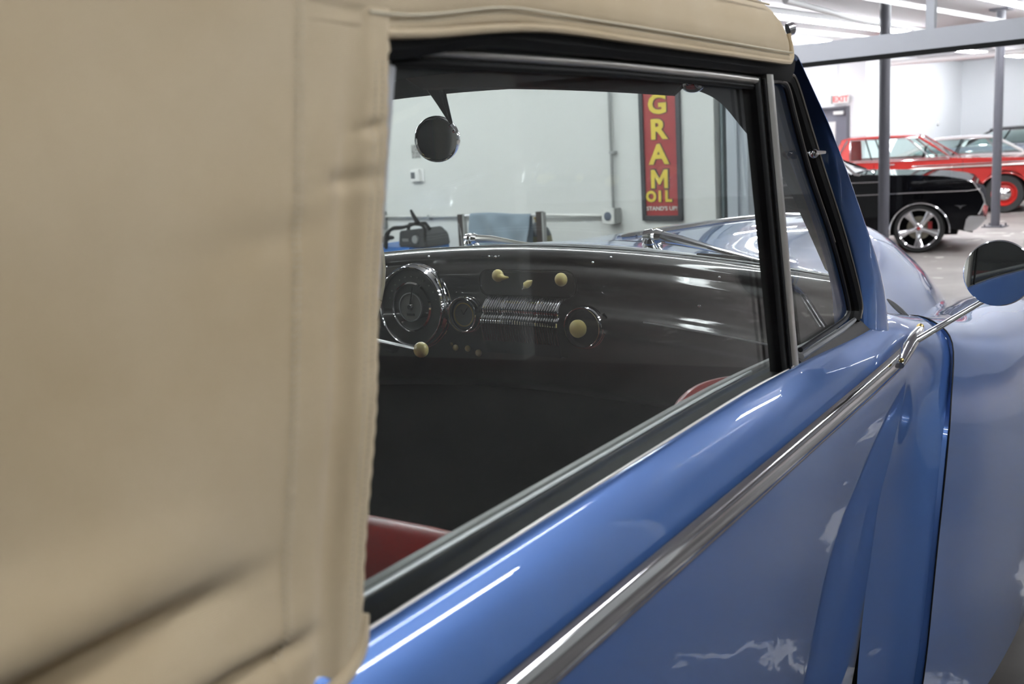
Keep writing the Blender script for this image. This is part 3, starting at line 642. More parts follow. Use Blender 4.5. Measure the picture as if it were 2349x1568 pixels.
# inner windshield frame
IC = [V(p) for p in ((.48, 1.645, 1.602), (.525, 1.650, 1.598), (.570, 1.655, 1.584), (.600, 1.672, 1.562), (.618, 1.730, 1.515), (.655, 1.81, 1.435), (.675, 1.87, 1.35), (.70, 1.925, 1.25))]
OC = [V(p) for p in ((.50, 1.62, 1.66), (.57, 1.615, 1.66), (.66, 1.60, 1.655), (.73, 1.575, 1.62), (.75, 1.62, 1.54), (.755, 1.72, 1.43), (.76, 1.80, 1.33), (.765, 1.90, 1.22))]
both('windshield_frame', MB().shell([cr(IC, 5), cr([a.lerp(b, .5)+V((0, -.02, 0)) for a, b in zip(IC, OC)], 5), cr(OC, 5)], (0, 0.004, 0.004)), TRIMBLK)
part('windshield_header', MB().grid([[WT(x)+V(o) for o in ((0, .02, .012), (0, .0, -.008), (0, -.03, -.004), (0, -.05, .03), (0, .0, .06), (0, .02, .012))] for x in [-.7+1.4*i/20 for i in range(21)]]), TRIMBLK, car)

# sun visors and mirror bracket
def visor(x0, x1, zr=0.0, tilt=0.0):
    n = 14; rows = []
    for i in range(n+1):
        x = x0+(x1-x0)*i/n; e = min(1, math.sqrt(max(0, 1-max(0, (x-(x1-.02))/.02)**2)))*min(1, math.sqrt(max(0, 1-max(0, ((x0+.02)-x)/.02)**2)))
        zt = 1.668-.05*(x/.7)**2; zl = 1.632-.085*x*x-0.052*max(0, x)+tilt*(x-x0)
        zl = zt-(zt-zl)*max(.35, e)
        rows.append([V((x, 1.60, zt)), V((x, 1.605, zl+.01)), V((x, 1.60, zl)), V((x, 1.59, zl+.004)), V((x, 1.58, zt))])
    return MB().grid(rows)
VL = mat('grey_visor_board', (0.17, 0.16, 0.165), 0.8)
part('sun_visor', visor(-0.02, 0.590), VL, car)
part('sun_visor', visor(-0.60, -0.03, tilt=0.02), VL, car)
part('visor_clip', MB().ball(P(1590, 190, 1, 1.60), (0.022, 0.015, 0.016)).ball(P(1583, 186, 1, 1.58), (0.008, 0.008, 0.006)), CHROME, car)
rm = part('rear_view_mirror', MB().lathe([(0.038, 0.016), (0.0425, 0.010), (0.0445, 0.0), (0.0425, -0.003)], P(1003, 319, 1, 1.60), (0.57, -0.82, -0.06), 40), CHROME, car)
part('mirror_face', MB().lathe([(0.0415, 0.0), (0.001, 0.0)], P(1003, 319, 1, 1.60)+V((0.57, -0.82, -0.06)).normalized()*0.0035, (0.57, -0.82, -0.06), 40), mat('mirror_dim', (0.30, 0.32, 0.31), 0.02, 1.0), rm)  # silver darkened to imitate a dim reflection
a0 = P(990, 196, 1, 1.615); a1 = P(1036, 285, 1, 1.60)
part('mirror_arm', MB().tube([a0, a0.lerp(a1, .5), a1], [0.018, 0.010, 0.004], 10, squash=0.35), mat('brown_metal', (0.06, 0.045, 0.045), 0.3, 0.7), rm)
part('mirror_arm', MB().tube([P(1012, 200, 1, 1.61), a1], [0.007, 0.003], 8), CHROME, rm)
part('pivot_screw', MB().ball(P(1032, 288, 1, 1.59), 0.003).ball(P(1041, 301, 1, 1.59), 0.003), CHROME, rm)

# wipers
def wiper(u, v, tip, blade, k=1.0):
    p = P(u, v, 1, 2.075)
    wp = part('wiper', MB().lathe([(a*k, b*k) for a, b in ((0.016, -0.012), (0.019, 0.0), (0.015, 0.004), (0.018, 0.010), (0.013, 0.016), (0.016, 0.022), (0.008, 0.03))], p, (0.1, -0.55, 0.8), 20), CHROME, car)
    q = p + V((0.012, -0.012, 0.022))*k
    part('wiper_hub', MB().lathe([(a*k, b*k) for a, b in ((0.012, -0.02), (0.014, -0.008), (0.0115, -0.004), (0.014, 0.004), (0.010, 0.016))], q, (1, -0.1, 0.0), 18), CHROME, wp)
    e = V(tip); 
    part('wiper_arm', MB().tube([q+V((.01, 0, 0)), q.lerp(e, .25)+V((0, 0, .004)), q.lerp(e, .6)+V((0, 0, .002)), e], [0.010*k, 0.0085*k, 0.004*k, 0.003*k], 10), CHROME if k > 1 else BRUSH, wp)
    b0, b1 = V(blade[0]), V(blade[1]); 
    part('wiper_blade', MB().tube([b0, b0.lerp(b1, .5)+V((0, 0, .003)), b1], [0.004, 0.0065, 0.003], 6), RUBBER, wp)
wiper(1083, 566, P(1265, 566, 1, 2.03), (P(1140, 568, 1, 2.02), P(1365, 571, 1, 2.01)))
wiper(1497, 568, P(1752, 600, 1, 1.975), (P(1600, 584, 1, 2.0), P(1765, 606, 1, 1.97)), 1.25)

# ---- belt line, window frames, glass (window plane XW)
XW = 0.786
def W_(u, v, x=XW): return P(u, v, 0, x)
bm = cr([(.838, -0.60, 1.088), (.846, -0.1, 1.090), (.848, 0.30, 1.091), (.848, .8, 1.0915), (.848, 1.2, 1.0915), (.848, 1.6, 1.0925), (.8485, 1.86, 1.096), (.846, 1.965, 1.10)], 6)
def strip(path, hw, bulge, out=V((1, 0, 0)), seg=8):
    rows = []
    for p in path:
        rows.append([p + V((0, 0, hw*math.cos(math.pi*k/seg))) + out*(bulge*math.sin(math.pi*k/seg)) for k in range(seg+1)])
    return MB().grid(rows)
both('belt_moulding', strip(bm, 0.0185, 0.011), CHROME)
both('belt_moulding_edge', strip([p+V((0.0005, 0, -0.0195)) for p in bm], 0.0022, 0.003), mat('dull_moulding_edge', (0.2, 0.17, 0.15), 0.4, 0.8))
# black rubber ledge between glass and the door skin
yl = [0.36+(1.98-0.36)*i/24 for i in range(25)]
both('window_seal', MB().grid([[V((.750, y, zb(y)-.03)), V((.753, y, zb(y)-.004)), V((.770, y, zb(y)-.004)), V((.790, y, zb(y)-.004)), V((.792, y, zb(y)-.03))] for y in yl]), RUBBER)
both('belt_lip', MB().tube([V((.795, y, zb(y)+.0005)) for y in yl if y < 1.46], 0.0016, 6), BRUSH)
both('window_lower_trim', MB().tube([V((.7545, y, zb(y)+.001)) for y in yl if y < 1.44], 0.0022, 6), SATIN)
both('door_garnish', MB().grid([[V((.749, y, zb(y)-.10)), V((.749, y, zb(y)-.008)), V((.745, y, zb(y)+.001)), V((.736, y, zb(y)+.0)), V((.728, y, zb(y)-.012)), V((.724, y, zb(y)-.10))] for y in yl if y < 1.9]), mat('grey_garnish', (0.20, 0.205, 0.20), 0.35, 0.3))
# glass
G = [W_(899, 130, .778), W_(1100, 137, .778), W_(1400, 160, .778), W_(1726, 192, .778), W_(1795, 862, .778), W_(806, 1432, .778)]
for p in G[-2:]: p.z = zb(p.y)-.012
part('window_glass', MB().poly(G, (-0.004, 0, 0)), GLASS, car, smooth=False)
part('window_glass', MB().poly(G, (-0.004, 0, 0)).mirror(), GLASS, car, smooth=False)
# top rail of the door window
tp = cr([W_(898, 117), W_(1000, 121), W_(1100, 127), W_(1250, 137), W_(1400, 148), W_(1560, 164), W_(1640, 172), W_(1734, 184)], 4)
def rail(path, h0, h1, bulge):
    rows = []
    for i, p in enumerate(path):
        hw = h0+(h1-h0)*i/(len(path)-1)
        rows.append([p + V((bulge*math.sin(math.pi*k/8)-.004, 0, hw*math.cos(math.pi*k/8))) for k in range(9)])
    return MB().grid(rows)
both('window_top_rail', rail(tp, .0032, .0062, .008), BRUSH)
both('window_top_seal', MB().tube([p+V((-.004, 0, -.008)) for p in tp], 0.004, 6), RUBBER)
# rear vertical edge of the glass
both('window_rear_rail', MB().grid([[p+V(o) for o in ((-.010, .004, 0), (.002, .004, 0), (.003, .0, 0), (.002, -.008, 0), (-.010, -.008, 0))] for p in [W_(897, 120, .782), W_(876, 400, .782), W_(850, 800, .782), W_(806, 1440, .782)]]), mat('pale_rail', (0.50, 0.51, 0.53), 0.3, 0.6))
# division bar and vent window
def bar(pa, pb, wa, wb, dx, n=2):
    return MB().grid([[p+V(o) for o in ((-.012, -w, 0), (dx-.002, -w, 0), (dx, -w*.6, 0), (dx, w*.5, 0), (dx-.003, w, 0), (-.012, w, 0))] for p, w in ((pa, wa), (pa.lerp(pb, .5), (wa+wb)/2), (pb, wb))])
both('division_bar', bar(W_(1753, 172), W_(1815, 852), .0135, .0155, .010), BRUSH)
both('division_bar_groove', MB().tube([W_(1752, 180, .7965), W_(1812, 845, .7965)], .0022, 6), RUBBER)
both('glass_run_channel', bar(W_(1727, 178, .781), W_(1792, 862, .781), .010, .011, .008), RUBBER)
vg = [W_(1768, 192, .782), W_(1800, 198, .782), W_(1850, 392, .782), W_(1905, 560, .782), W_(1938, 700, .782), W_(1925, 738, .782), W_(1838, 796, .782)]
part('vent_glass', MB().poly(vg, (-0.004, 0, 0)), GLASS, car, smooth=False)
part('vent_glass', MB().poly(vg, (-0.004, 0, 0)).mirror(), GLASS, car, smooth=False)
vf = cr([W_(1766, 186), W_(1785, 186), W_(1803, 198), W_(1822, 270), W_(1856, 395), W_(1910, 555), W_(1944, 690), W_(1944, 722), W_(1925, 742), W_(1880, 772), W_(1836, 802)], 5)
both('vent_frame', MB().tube(vf, .0042, 8), mat('blackened_frame', (.03, .03, .032), .3, .6))
both('vent_bright_line', MB().tube([p+V((.0035, .002, 0)) for p in vf[6:26]], .0012, 6), BRUSH)
vs = cr([W_(1760, 172, .784), W_(1795, 176, .784), W_(1812, 196, .784), W_(1842, 290, .784), W_(1872, 385, .784), W_(1925, 548, .784), W_(1962, 690, .784), W_(1960, 735, .784)], 5)
both('vent_seal', MB().tube(vs, .0095, 8), RUBBER)
both('vent_outer_bead', MB().tube([p+V((.009, .006, .003)) for p in vs[4:]], .0022, 6), mat('dull_bead', (0.25, 0.23, 0.2), 0.4, 0.7))
sl = [[p+V((-.006, 0, 0.012)), p+V((.004, 0, .006)), p+V((.012, 0, -.006)), p+V((.014, 0, -.012))] for p in (W_(1832, 838), W_(1900, 790), W_(1960, 752), W_(2005, 732))]
both('vent_sill_rubber', MB().shell([cr(r, 3) for r in sl], (-.004, 0, -.004)), mat('aged_rubber', (0.03, 0.026, 0.024), 0.6))
both('vent_lower_rail', MB().tube([W_(1836, 818), W_(1930, 757), W_(1960, 733)], [.006, .0055, .004], 8), SATIN)
vl = part('vent_latch', MB().tube([W_(1858, 349, .79), W_(1868, 350, .80), W_(1891, 349, .80)], [.004, .0045, .003], 8).ball(W_(1867, 352, .797), .007), CHROME, car)
both('vent_top_rail', MB().tube([W_(1758, 158), W_(1790, 165), W_(1806, 178)], .0055, 8), CHROME)

# ---- outside mirror on a long arm
mc = V((0.992, 1.985, 1.239)); mn = V((-0.058, -1.0, 0.030)).normalized()
sm_ = part('side_mirror', MB().lathe([(0.012, -0.03), (0.04, -0.022), (0.056, -0.006), (0.0595, 0.0), (0.0575, 0.003)], mc, mn, 48), CHROME, car)
part('mirror_face', MB().lathe([(0.0572, 0.0), (0.03, 0.0), (0.001, 0.0)], mc+mn*0.0032, mn, 48, cap=False), MIRROR, sm_)
ab = P(2092, 786, 0, .855); ae = P(2258, 688, 0, .955)
part('mirror_arm', MB().tube([ab, ae, ae.lerp(mc, .8)+V((0, .03, 0))], [0.0068, 0.0052, 0.005], 14), CHROME, sm_)
part('mirror_clamp', join(MB().tube([P(2066, 838, 0, .862), P(2082, 800, 0, .858), P(2100, 772, 0, .852), P(2112, 752, 0, .846)], [0.006, 0.0125, 0.012, 0.007], 14), MB().ball(ab, 0.011)), CHROME, sm_)
part('clamp_screw', MB().ball(P(2111, 750, 0, .846), .0075), BRASS, sm_)
part('clamp_screw', MB().ball(P(2068, 826, 0, .868), .0045), BRASS, sm_)

# ---- interior shell
part('floor_pan', join(MB().bbox((-.76, -.2, .28), (.76, 2.2, .33)), MB().bbox((-.72, 2.10, .3), (.72, 2.14, 1.13)), MB().bbox((-.76, -.25, .3), (.76, -.2, 1.12))), CARPET, car, False)
both('door_lining', MB().bbox((.742, .0, .33), (.752, 1.98, 1.14)), CARPET)
hl = [[V((x, y, 1.655-.05*(x/.7)**2+.012*math.sin(math.pi*(y+1)/2.6))) for x in (-.74, -.5, -.25, 0, .25, .5, .74)] for y in (-1.0, -.4, .2, .8, 1.3, 1.6)]
part('headliner', MB().grid(surf(hl, 3, 3)), TRIMBLK, car)
both('quarter_lining', MB().grid([[V((.755, y, z)) for z in (1.1, 1.3, 1.5, 1.63)] for y in (-1.1, -.4, .2, .47)]), TRIMBLK)
part('rear_lining', MB().grid([[V((x, -1.1, z)) for z in (.9, 1.3, 1.64)] for x in (-.75, 0, .75)]), TRIMBLK, car)
# bench seats
def seat(y0, lab, name):
    bk = [[V((x, y0+dy, z)) for dy, z in ((-.16, .45), (-.12, .75), (-.05, 1.02), (-.01, 1.085), (.035, 1.095), (.065, 1.06), (.07, .95), (.10, .75), (.14, .55), (.16, .45))] for x in (-.66, -.64, -.3, 0, .3, .64, .66)]
    for i, r in enumerate(bk):
        if i in (0, 6):
            for p in r: p.z = .45+(p.z-.45)*.93; p.y = y0+(p.y-y0)*.6
    s = part(name, MB().grid(surf(bk, 3, 4)), REDLEA, car, label=lab)
    cu = [[V((x, y, z)) for y, z in ((y0+.1, .50), (y0+.12, .60), (y0+.3, .64), (y0+.5, .64), (y0+.6, .60), (y0+.62, .45))] for x in (-.66, -.3, .3, .66)]
    part('cushion', MB().grid(surf(cu, 4, 4)), REDLEA, s)
    for x in (-.45, -.15, .15, .45):
        part('seat_piping', MB().tube(cr([(x, y0+.035, 1.097), (x, y0+.069, 1.06), (x, y0+.074, .95), (x, y0+.104, .75)], 4), .005, 6), REDLEA, s)
seat(0.80, 'red leather front bench', 'front_seat'); seat(-0.25, 'red leather rear bench', 'rear_seat')
# red pull handle with chrome ends on the door
ph = part('door_pull', MB().tube(cr([P(1552, 962, 0, .728), P(1562, 928, 0, .712), P(1598, 896, 0, .71), P(1650, 878, 0, .712), P(1712, 868, 0, .725)], 5), .0075, 10), REDLEA, car, label='red padded pull on the door')
part('chrome_end', MB().ball(P(1551, 966, 0, .728), .009).ball(P(1714, 868, 0, .728), .009), CHROME, ph)
# steering wheel, column and shift lever
sc_ = V((-.365, 1.60, 1.215)); sn = V((0, -.85, .45)).normalized()
ring = []
e1 = V((1, 0, 0)); e2 = sn.cross(e1).normalized()
for k in range(41): a = 2*math.pi*k/40; ring.append(sc_+(e1*math.cos(a)+e2*math.sin(a))*.225)
sw = part('steering_wheel', MB().tube(ring, .0105, 10, cap=False), mat('beige_rim', (0.50, 0.42, 0.28), 0.3, 0, .3), car)
for k in (0, 2.1, 4.2): part('spoke', MB().tube([sc_, sc_+(e1*math.cos(k+1.57)+e2*math.sin(k+1.57))*.21], .006, 6), CHROME, sw)
part('horn_button', MB().lathe([(.04, 0), (.035, .02), (.01, .03)], sc_, sn, 20), IVORY, sw)
part('steering_column', MB().tube([sc_, sc_-sn*.55], .024, 12), TRIMBLK, car)
lv = part('shift_lever', MB().tube([V((-.34, 1.68, 1.10)), P(860, 780, 1, 1.62), P(952, 800, 1, 1.60)], [.006, .005, .004], 8), SATIN, car)
part('lever_knob', MB().ball(P(966, 802, 1, 1.60), (.0165, .015, .0165)), IVORY, lv)

# ---- dashboard
def dz(x): return -.092*x*x-.010*max(0, x)
DPf = [(2.04, 1.283), (1.985, 1.2875), (1.945, 1.284), (1.925, 1.270), (1.926, 1.256), (1.912, 1.244), (1.905, 1.230), (1.909, 1.216), (1.919, 1.202), (1.920, 1.186), (1.911, 1.170), (1.895, 1.158), (1.886, 1.143), (1.889, 1.125), (1.902, 1.108), (1.908, 1.08), (1.915, 1.03), (1.93, .98), (1.97, .95)]
def dy(x): return -.05*(x/.7)**2
rows = [[V((x, y+dy(x), z+dz(x))) for y, z in DPf] for x in [-.735+1.47*i/30 for i in range(31)]]
dash = part('dashboard', MB().grid([cr(r, 3) for r in rows]), DASH, car, angle=60)
def on_dash(u, v, y=1.90): return P(u, v, 1, y)
# chrome line along the glovebox ridge and top lip
part('ridge_trim', MB().tube([V((x, 1.885+dy(x), 1.155+dz(x))) for x in [.34+.38*i/10 for i in range(11)]], .0022, 6), SATIN, dash)
part('top_lip', MB().tube([V((x, 1.99+dy(x), 1.289+dz(x))) for x in [-.72+1.44*i/20 for i in range(21)]], .0022, 6), SATIN, dash)
# recessed switch panel
sp = MB()
c0 = on_dash(1112, 640, 1.918); c1 = on_dash(1328, 652, 1.918)
def rr(cx, cz, hw, hh, r, y, n=6):
    o = []
    for sx, sz, a0 in ((1, 1, 0), (-1, 1, 90), (-1, -1, 180), (1, -1, 270)):
        for k in range(n+1):
            a = rad(a0+90*k/n); o.append(V((cx+sx*(hw-r)+r*math.cos(a), y, cz+sz*(hh-r)+r*math.sin(a))))
    return o
cx, cz = (c0.x+c1.x)/2, (c0.z+c1.z)/2-.002; hw = (c1.x-c0.x)/2
pn = MB().poly(rr(cx, cz, hw, .028, .022, 1.901), (0, .014, 0))
part('switch_panel', pn, mat('satin_brown_panel', (0.035, 0.030, 0.028), .45), dash, bev=.003)
lip = rr(cx, cz, hw+.003, .031, .025, 1.900); part('switch_panel_rim', MB().tube(lip+[lip[0]], .0018, 6), DASH, dash)
# ivory controls
def knob(name, p, r, ax=(0, -1, 0.1), m=IVORY, squash=1.0, stem=.02):
    k = part(name, MB().ball(p, (r*squash, r*.8, r), 20, 12), m, car)
    part('knob_shaft', MB().tube([p, p+V((0, stem+.012, 0))], r*.25, 8), CHROME, k); return k
k1 = knob('heater_knob', on_dash(1142, 632, 1.885), .0145)
part('pointer', MB().tube([on_dash(1146, 634, 1.883), on_dash(1157, 637, 1.883), on_dash(1166, 636, 1.885)], [.010, .005, .002], 10), IVORY, k1)
k2 = part('wiper_control', MB().tube([on_dash(1200, 662, 1.888), on_dash(1207, 654, 1.886), on_dash(1214, 648, 1.888), on_dash(1221, 643, 1.89)], [.001, .0085, .0075, .001], 12), IVORY, car)
part('chrome_tip', MB().ball(on_dash(1200, 663, 1.888), .003), CHROME, k2)
knob('lighter_knob', on_dash(1287, 641, 1.885), .015, squash=.98)
for u, v, r in ((1045, 797, .0078), (1073, 799, .0075), (1098, 809, .0085), (895, 770, .008), (1036, 789, .004)):
    knob('choke_knob', on_dash(u, v, 1.90), r)
# round instruments
def gauge(name, u, v, r, y, depth, parts):
    c = on_dash(u, v, y); n = V((0.0, -1, .06)).normalized()
    prof = [(r*1.05, -depth-.02), (r*1.05, -depth*.85), (r*1.075, -depth*.75), (r*1.03, -depth*.6), (r*1.05, -depth*.45), (r*1.0, -depth*.3), (r*1.02, -depth*.15), (r, 0), (r*.975, .003), (r*.95, 0), (r*.94, -.006), (r*.935, -.012)]
    g = part(name, MB().lathe(prof, c, n, 56, cap=False), CHROME, car)
    for rk, hk in ((r*1.005, .002), (r*1.06, -depth*.5), (r*1.08, -depth*.85)):
        a1 = n.cross(V((0, 0, 1))).normalized(); a2 = n.cross(a1)
        part('rim_bead', MB().tube([c+n*hk+(a1*math.cos(2*math.pi*k/48)+a2*math.sin(2*math.pi*k/48))*rk for k in range(49)], max(.0012, r*.02), 8, cap=False), CHROME, g)
    for nm, rr_, h, mm in parts:
        part(nm, MB().lathe([(rr_, h-.002), (rr_, h), (.0005, h+.0004)], c, n, 48, cap=False), mm, g)
    return g, c, n
g, c, n = gauge('speedometer', 941, 704, .095, 1.872, .032, [('dial', .089, -.010, mat('smoky_dial', (0.05, 0.055, 0.05), .3)), ('dial_centre', .032, -.002, DIAL)])
part('inner_ring', MB().lathe([(.060, -.014), (.060, -.004), (.056, -.001), (.053, -.006), (.053, -.014)], c, n, 48, cap=False), CHROME, g)
part('inner_ring', MB().lathe([(.035, -.006), (.035, .000), (.0325, .000), (.0325, -.006)], c, n, 40, cap=False), SATIN, g)
part('needle', MB().tube([c+n*.001, c+n*.001+V((.012, 0, .05))], [.003, .001], 6), TRIMBLK, g)
part('needle_hub', MB().lathe([(.009, 0), (.006, .004)], c, n, 12), CHROME, g)
for k in range(17):
    a = rad(-30+k*15); part('dial_mark', MB().box(c-n*.012+V((.073*math.cos(a), 0, .073*math.sin(a))), (.003, .002, .003)), DIAL, g, False)
part('reset_dot', MB().box(c+n*.0005+V((.0, 0, -.018)), (.022, .002, .006)), DARKDIAL, g, False)
g, c, n = gauge('dash_clock', 1060, 722, .039, 1.872, .03, [('dial', .034, -.010, mat('pale_grey_dial', (0.13, 0.13, 0.12), .3))])
part('hand', MB().tube([c-n*.006, c-n*.006+V((.012, 0, .016))], .001, 6), TRIMBLK, g)
part('hand', MB().tube([c-n*.006, c-n*.006+V((-.006, 0, .012))], .001, 6), TRIMBLK, g)
part('inner_ring', MB().lathe([(.028, -.008), (.028, -.005), (.026, -.005), (.026, -.008)], c, n, 32, cap=False), BRASS, g)
g, c, n = gauge('ignition_bezel', 1335, 752, .043, 1.872, .022, [('well', .037, -.010, TRIMBLK)])
kn = part('ivory_button', MB().lathe([(.008, -.01), (.009, .006), (.019, .010), (.0195, .017), (.014, .021), (.002, .022)], c+V((-.002, 0, 0)), n, 28), IVORY, g)
part('bezel_ear', MB().tube([c+V((.045, .015, .03)), c+V((.056, .015, .018)), c+V((.058, .015, .0))], .0035, 8), CHROME, g)
# waterfall radio grille of chrome bars
gx0 = on_dash(1116, 700, 1.885).x; gx1 = on_dash(1286, 712, 1.885).x
gl = part('radio_grille', MB().grid([[V((x, 1.905, 1.178+dz(x))), V((x, 1.890, 1.170+dz(x))), V((x, 1.872, 1.152+dz(x))), V((x, 1.866, 1.13+dz(x))), V((x, 1.868, 1.10+dz(x))), V((x, 1.878, 1.055+dz(x))), V((x, 1.91, 1.05+dz(x)))] for x in (gx0, (gx0+gx1)/2, gx1)]), RUBBER, car)
NB = 31
me0 = None
for i in range(NB):
    x = gx0+(gx1-gx0)*i/(NB-1); wide = i in (0, 8, 22, 30)
    r = .0032 if wide else .0019
    pth = cr([(x, 1.902, 1.182+dz(x)), (x, 1.886, 1.174+dz(x)), (x, 1.868, 1.156+dz(x)), (x, 1.872, 1.146+dz(x)), (x, 1.862, 1.136+dz(x)), (x, 1.860, 1.126+dz(x))], 3)
    part('grille_bar', MB().tube(pth, r, 6), CHROME, gl)
    part('grille_lower_bar', MB().tube(cr([(x, 1.860, 1.125+dz(x)), (x, 1.862, 1.108+dz(x)), (x, 1.868, 1.085+dz(x))], 3), r, 6), mat('shaded_chrome', (.12, .12, .125), .2, 1.0), gl)  # chrome darkened in place of the dark cabin the lower bars reflect
# dome screws on the garnish and dash
for u, v, r in ((1360, 602, .0032), (1402, 590, .0028), (1651, 636, .0036), (1605, 668, .0036), (1605, 701, .0048), (984, 588, .003), (1137, 589, .003), (887, 612, .003), (1122, 588, .0025)):
    part('trim_screw', MB().ball(on_dash(u, v, 1.90), r, 10, 6), CHROME, dash)
part('panel_catch', MB().box(on_dash(1126, 587, 1.91), (.05, .004, .003)), CHROME, dash, False)
part('vent_handle', MB().tube([on_dash(1000, 622, 1.89), on_dash(1012, 655, 1.885), on_dash(1022, 690, 1.885), on_dash(1012, 700, 1.885)], .0035, 8), CHROME, dash)
both('kick_panel', MB().bbox((.70, 1.75, .33), (.742, 2.10, 1.12)), CARPET)

# ---- canvas top
def yedge(z): return 0.469+(z-1.178)/(1.572-1.178)*(0.548-0.469)
def bumpf(d, w): return math.exp(-(d/w)**2)
def qx(y, z):
    """outer surface of the canvas quarter"""
    x = .808 + .004*math.sin((z-1.17)/.42*math.pi)
    e = yedge(z)-y                                   # distance behind the window edge
    x += .0032*sm(.0, .003, e)*sm(.030, .020, e)      # folded hem, raised
    x -= .0050*bumpf(e-.036, .009)*sm(1.60, 1.50, z)   # groove behind the hem
    x += .0012*bumpf(e-(.073+.012*(z-1.2)/.4), .004)   # flat-felled seam
    # lower folds, deeper towards the rear
    f = sm(.405, .24, y)
    d = z-(1.262+.05*(.40-y)*0-.004*math.sin(y*9))
    x -= (.026*f+.003)*bumpf(d+.004, .012)*sm(.43, .37, y)
    x += .013*f*bumpf(d-.030, .026)+.004*f*bumpf(d+.032, .014)
    f2 = sm(.45, .36, y); d2 = z-(1.203+.012*sm(.44, .30, y)*0)
    x -= .014*f2*bumpf(d2, .007)
    x += .004*bumpf(d2-.018, .012)*f2
    x -= .0040*bumpf((z-1.523)-.25*(y-.525), .004)*bumpf(y-.520, .010)   # pulls near the hem
    x -= .0030*bumpf((z-1.489)-.06*(y-.50), .006)*bumpf(y-.500, .028)
    x -= .0020*bumpf((z-1.463)-.10*(y-.47), .012)*bumpf(y-.43, .06)
    x += .003*noise.noise(V((y*7, z*9, 3.0)))
    return x
rows = []
NZ = 190; zt0, zt1 = 1.168, 1.60
ysamp = [-1.3, -1.0, -.7, -.4, -.1, .05, .12]+[.14+.0028*i for i in range(200)]
for i in range(NZ+1):
    z = zt0+(zt1-zt0)*i/NZ; ye = yedge(z)
    if z > 1.572: ye = yedge(1.572)+.003
    r = []
    for y in ysamp:
        if y > ye-.0005: break
        r.append(V((qx(y, z), y, z)))
    while len(r) < 210: r.append(V((qx(ye, z), ye, z)))
    r = r[:210]; r[-1] = V((qx(ye, z)-.001, ye+.0008, z)); r.append(V((.786, ye+.0008, z)))
    rows.append(r)
top = part('soft_top', MB().grid(rows), CANVAS, car, angle=80)
top2 = part('canvas_quarter', MB().grid(rows).mirror(), CANVAS, top, angle=80)
# bottom corner tab and hem
hem = cr([V((.812, -1.2, 1.155)), V((.812, -.4, 1.158)), V((.812, .2, 1.160)), V((.813, .38, 1.161)), V((.813, .430, 1.163)), V((.813, .452, 1.169)), V((.812, .466, 1.180)), V((.812, .474, 1.20))], 8)
part('lower_hem', MB().tube(hem, [.0052]*(len(hem)-8)+[.0052-.0004*k for k in range(8)], 10), CANVAS, top)
# roof part of the canvas
def zedge(y):
    return 1.585+.017*sm(.548, .72, y)-.002*sm(.9, 1.4, y)
RP = [(.806, .0), (.8085, .0035), (.8075, .011), (.809, .018), (.808, .03), (.800, .052), (.780, .075), (.74, .100), (.66, .128), (.5, .155), (.25, .172), (0, .178)]
def roof_rows(y, k=0.0, dyf=0.0):
    q = []
    for x, h in RP:
        cxn = x-(.010*k if x > .7 else 0); q.append(V((cxn, y+dyf*h, zedge(y)+h*(1-k*.0))))
    return q
rws = []
for y in (-1.35, -1.2, -.8, -.4, 0, .25, .4, .5, .545, .58, .65, .72, .8, .9, 1.0, 1.1, 1.2, 1.27, 1.33, 1.37, 1.395): rws.append(roof_rows(y, 0))
# front cap: rolls over towards the windshield
for yy, drop in ((1.412, .004), (1.425, .010), (1.433, .020), (1.436, .034)):
    r = []
    for x, h in RP:
        ex = .5*(yy-1.395)
        hh = max(h-drop*min(1, h/.03), min(h, .002))
        curve = .10*(1-(x/.81)**2)                      # header bows forward in the middle
        r.append(V((x-ex*(x > .7)*1.2, yy+curve-.28*h*(h < .12)-(.0336 if h >= .12 else 0), zedge(yy)+hh)))
    rws.append(r)
for i, r in enumerate(rws[:21]):
    y = r[0].y
    for p in r: 
        k = sm(.9, 1.395, y); p.y += k*(.10*(1-(p.x/.81)**2)-.28*min(.12, p.z-zedge(y)))
RR = []
for r in rws:
    q = cr(r, 5); RR.append(q)
nn = len(RR[0]); fine = []
cols = [cr([r[j] for r in RR], 3) for j in range(nn)]
fine = [[cols[j][i] for j in range(nn)] for i in range(len(cols[0]))]
for r in fine:
    for p in r: p.x += .0015*noise.noise(V((p.y*6, p.z*25, 1)))
rf = join(MB().grid(fine), MB().grid(fine).mirror())
part('roof_canvas', rf, CANVAS, top, angle=70)
under = [[V((p.x*.985, p.y-.004, p.z-.006)) for p in r] for r in fine]
part('canvas_lining', join(MB().grid(under), MB().grid(under).mirror()), TRIMBLK, top)
# welts above the edge
wl1 = [V((.8105, y+.0, zedge(y)+.0115)) for y in [.53+.87*i/50 for i in range(51)]]
for p in wl1: p.y += sm(.9, 1.395, p.y)*(-.003)
part('edge_welt', MB().tube(wl1, .0011, 6), THREAD, top)
wl2 = cr([V((.807, y, zedge(y)-.001)) for y in (.548, .60, .75, .95, 1.15, 1.30, 1.38)]+[V((.803, 1.412, 1.603)), V((.799, 1.428, 1.615)), V((.795, 1.428, 1.64))], 6)
part('edge_binding', MB().tube(wl2, .0036, 8), CANVAS, top)
sw_ = cr([V((.8085, .40, 1.655)), V((.8065, .8, 1.660)), V((.802, 1.1, 1.668)), V((.795, 1.35, 1.672))], 10)
part('roof_seam', MB().tube(sw_, .0012, 6), CANVAS, top)
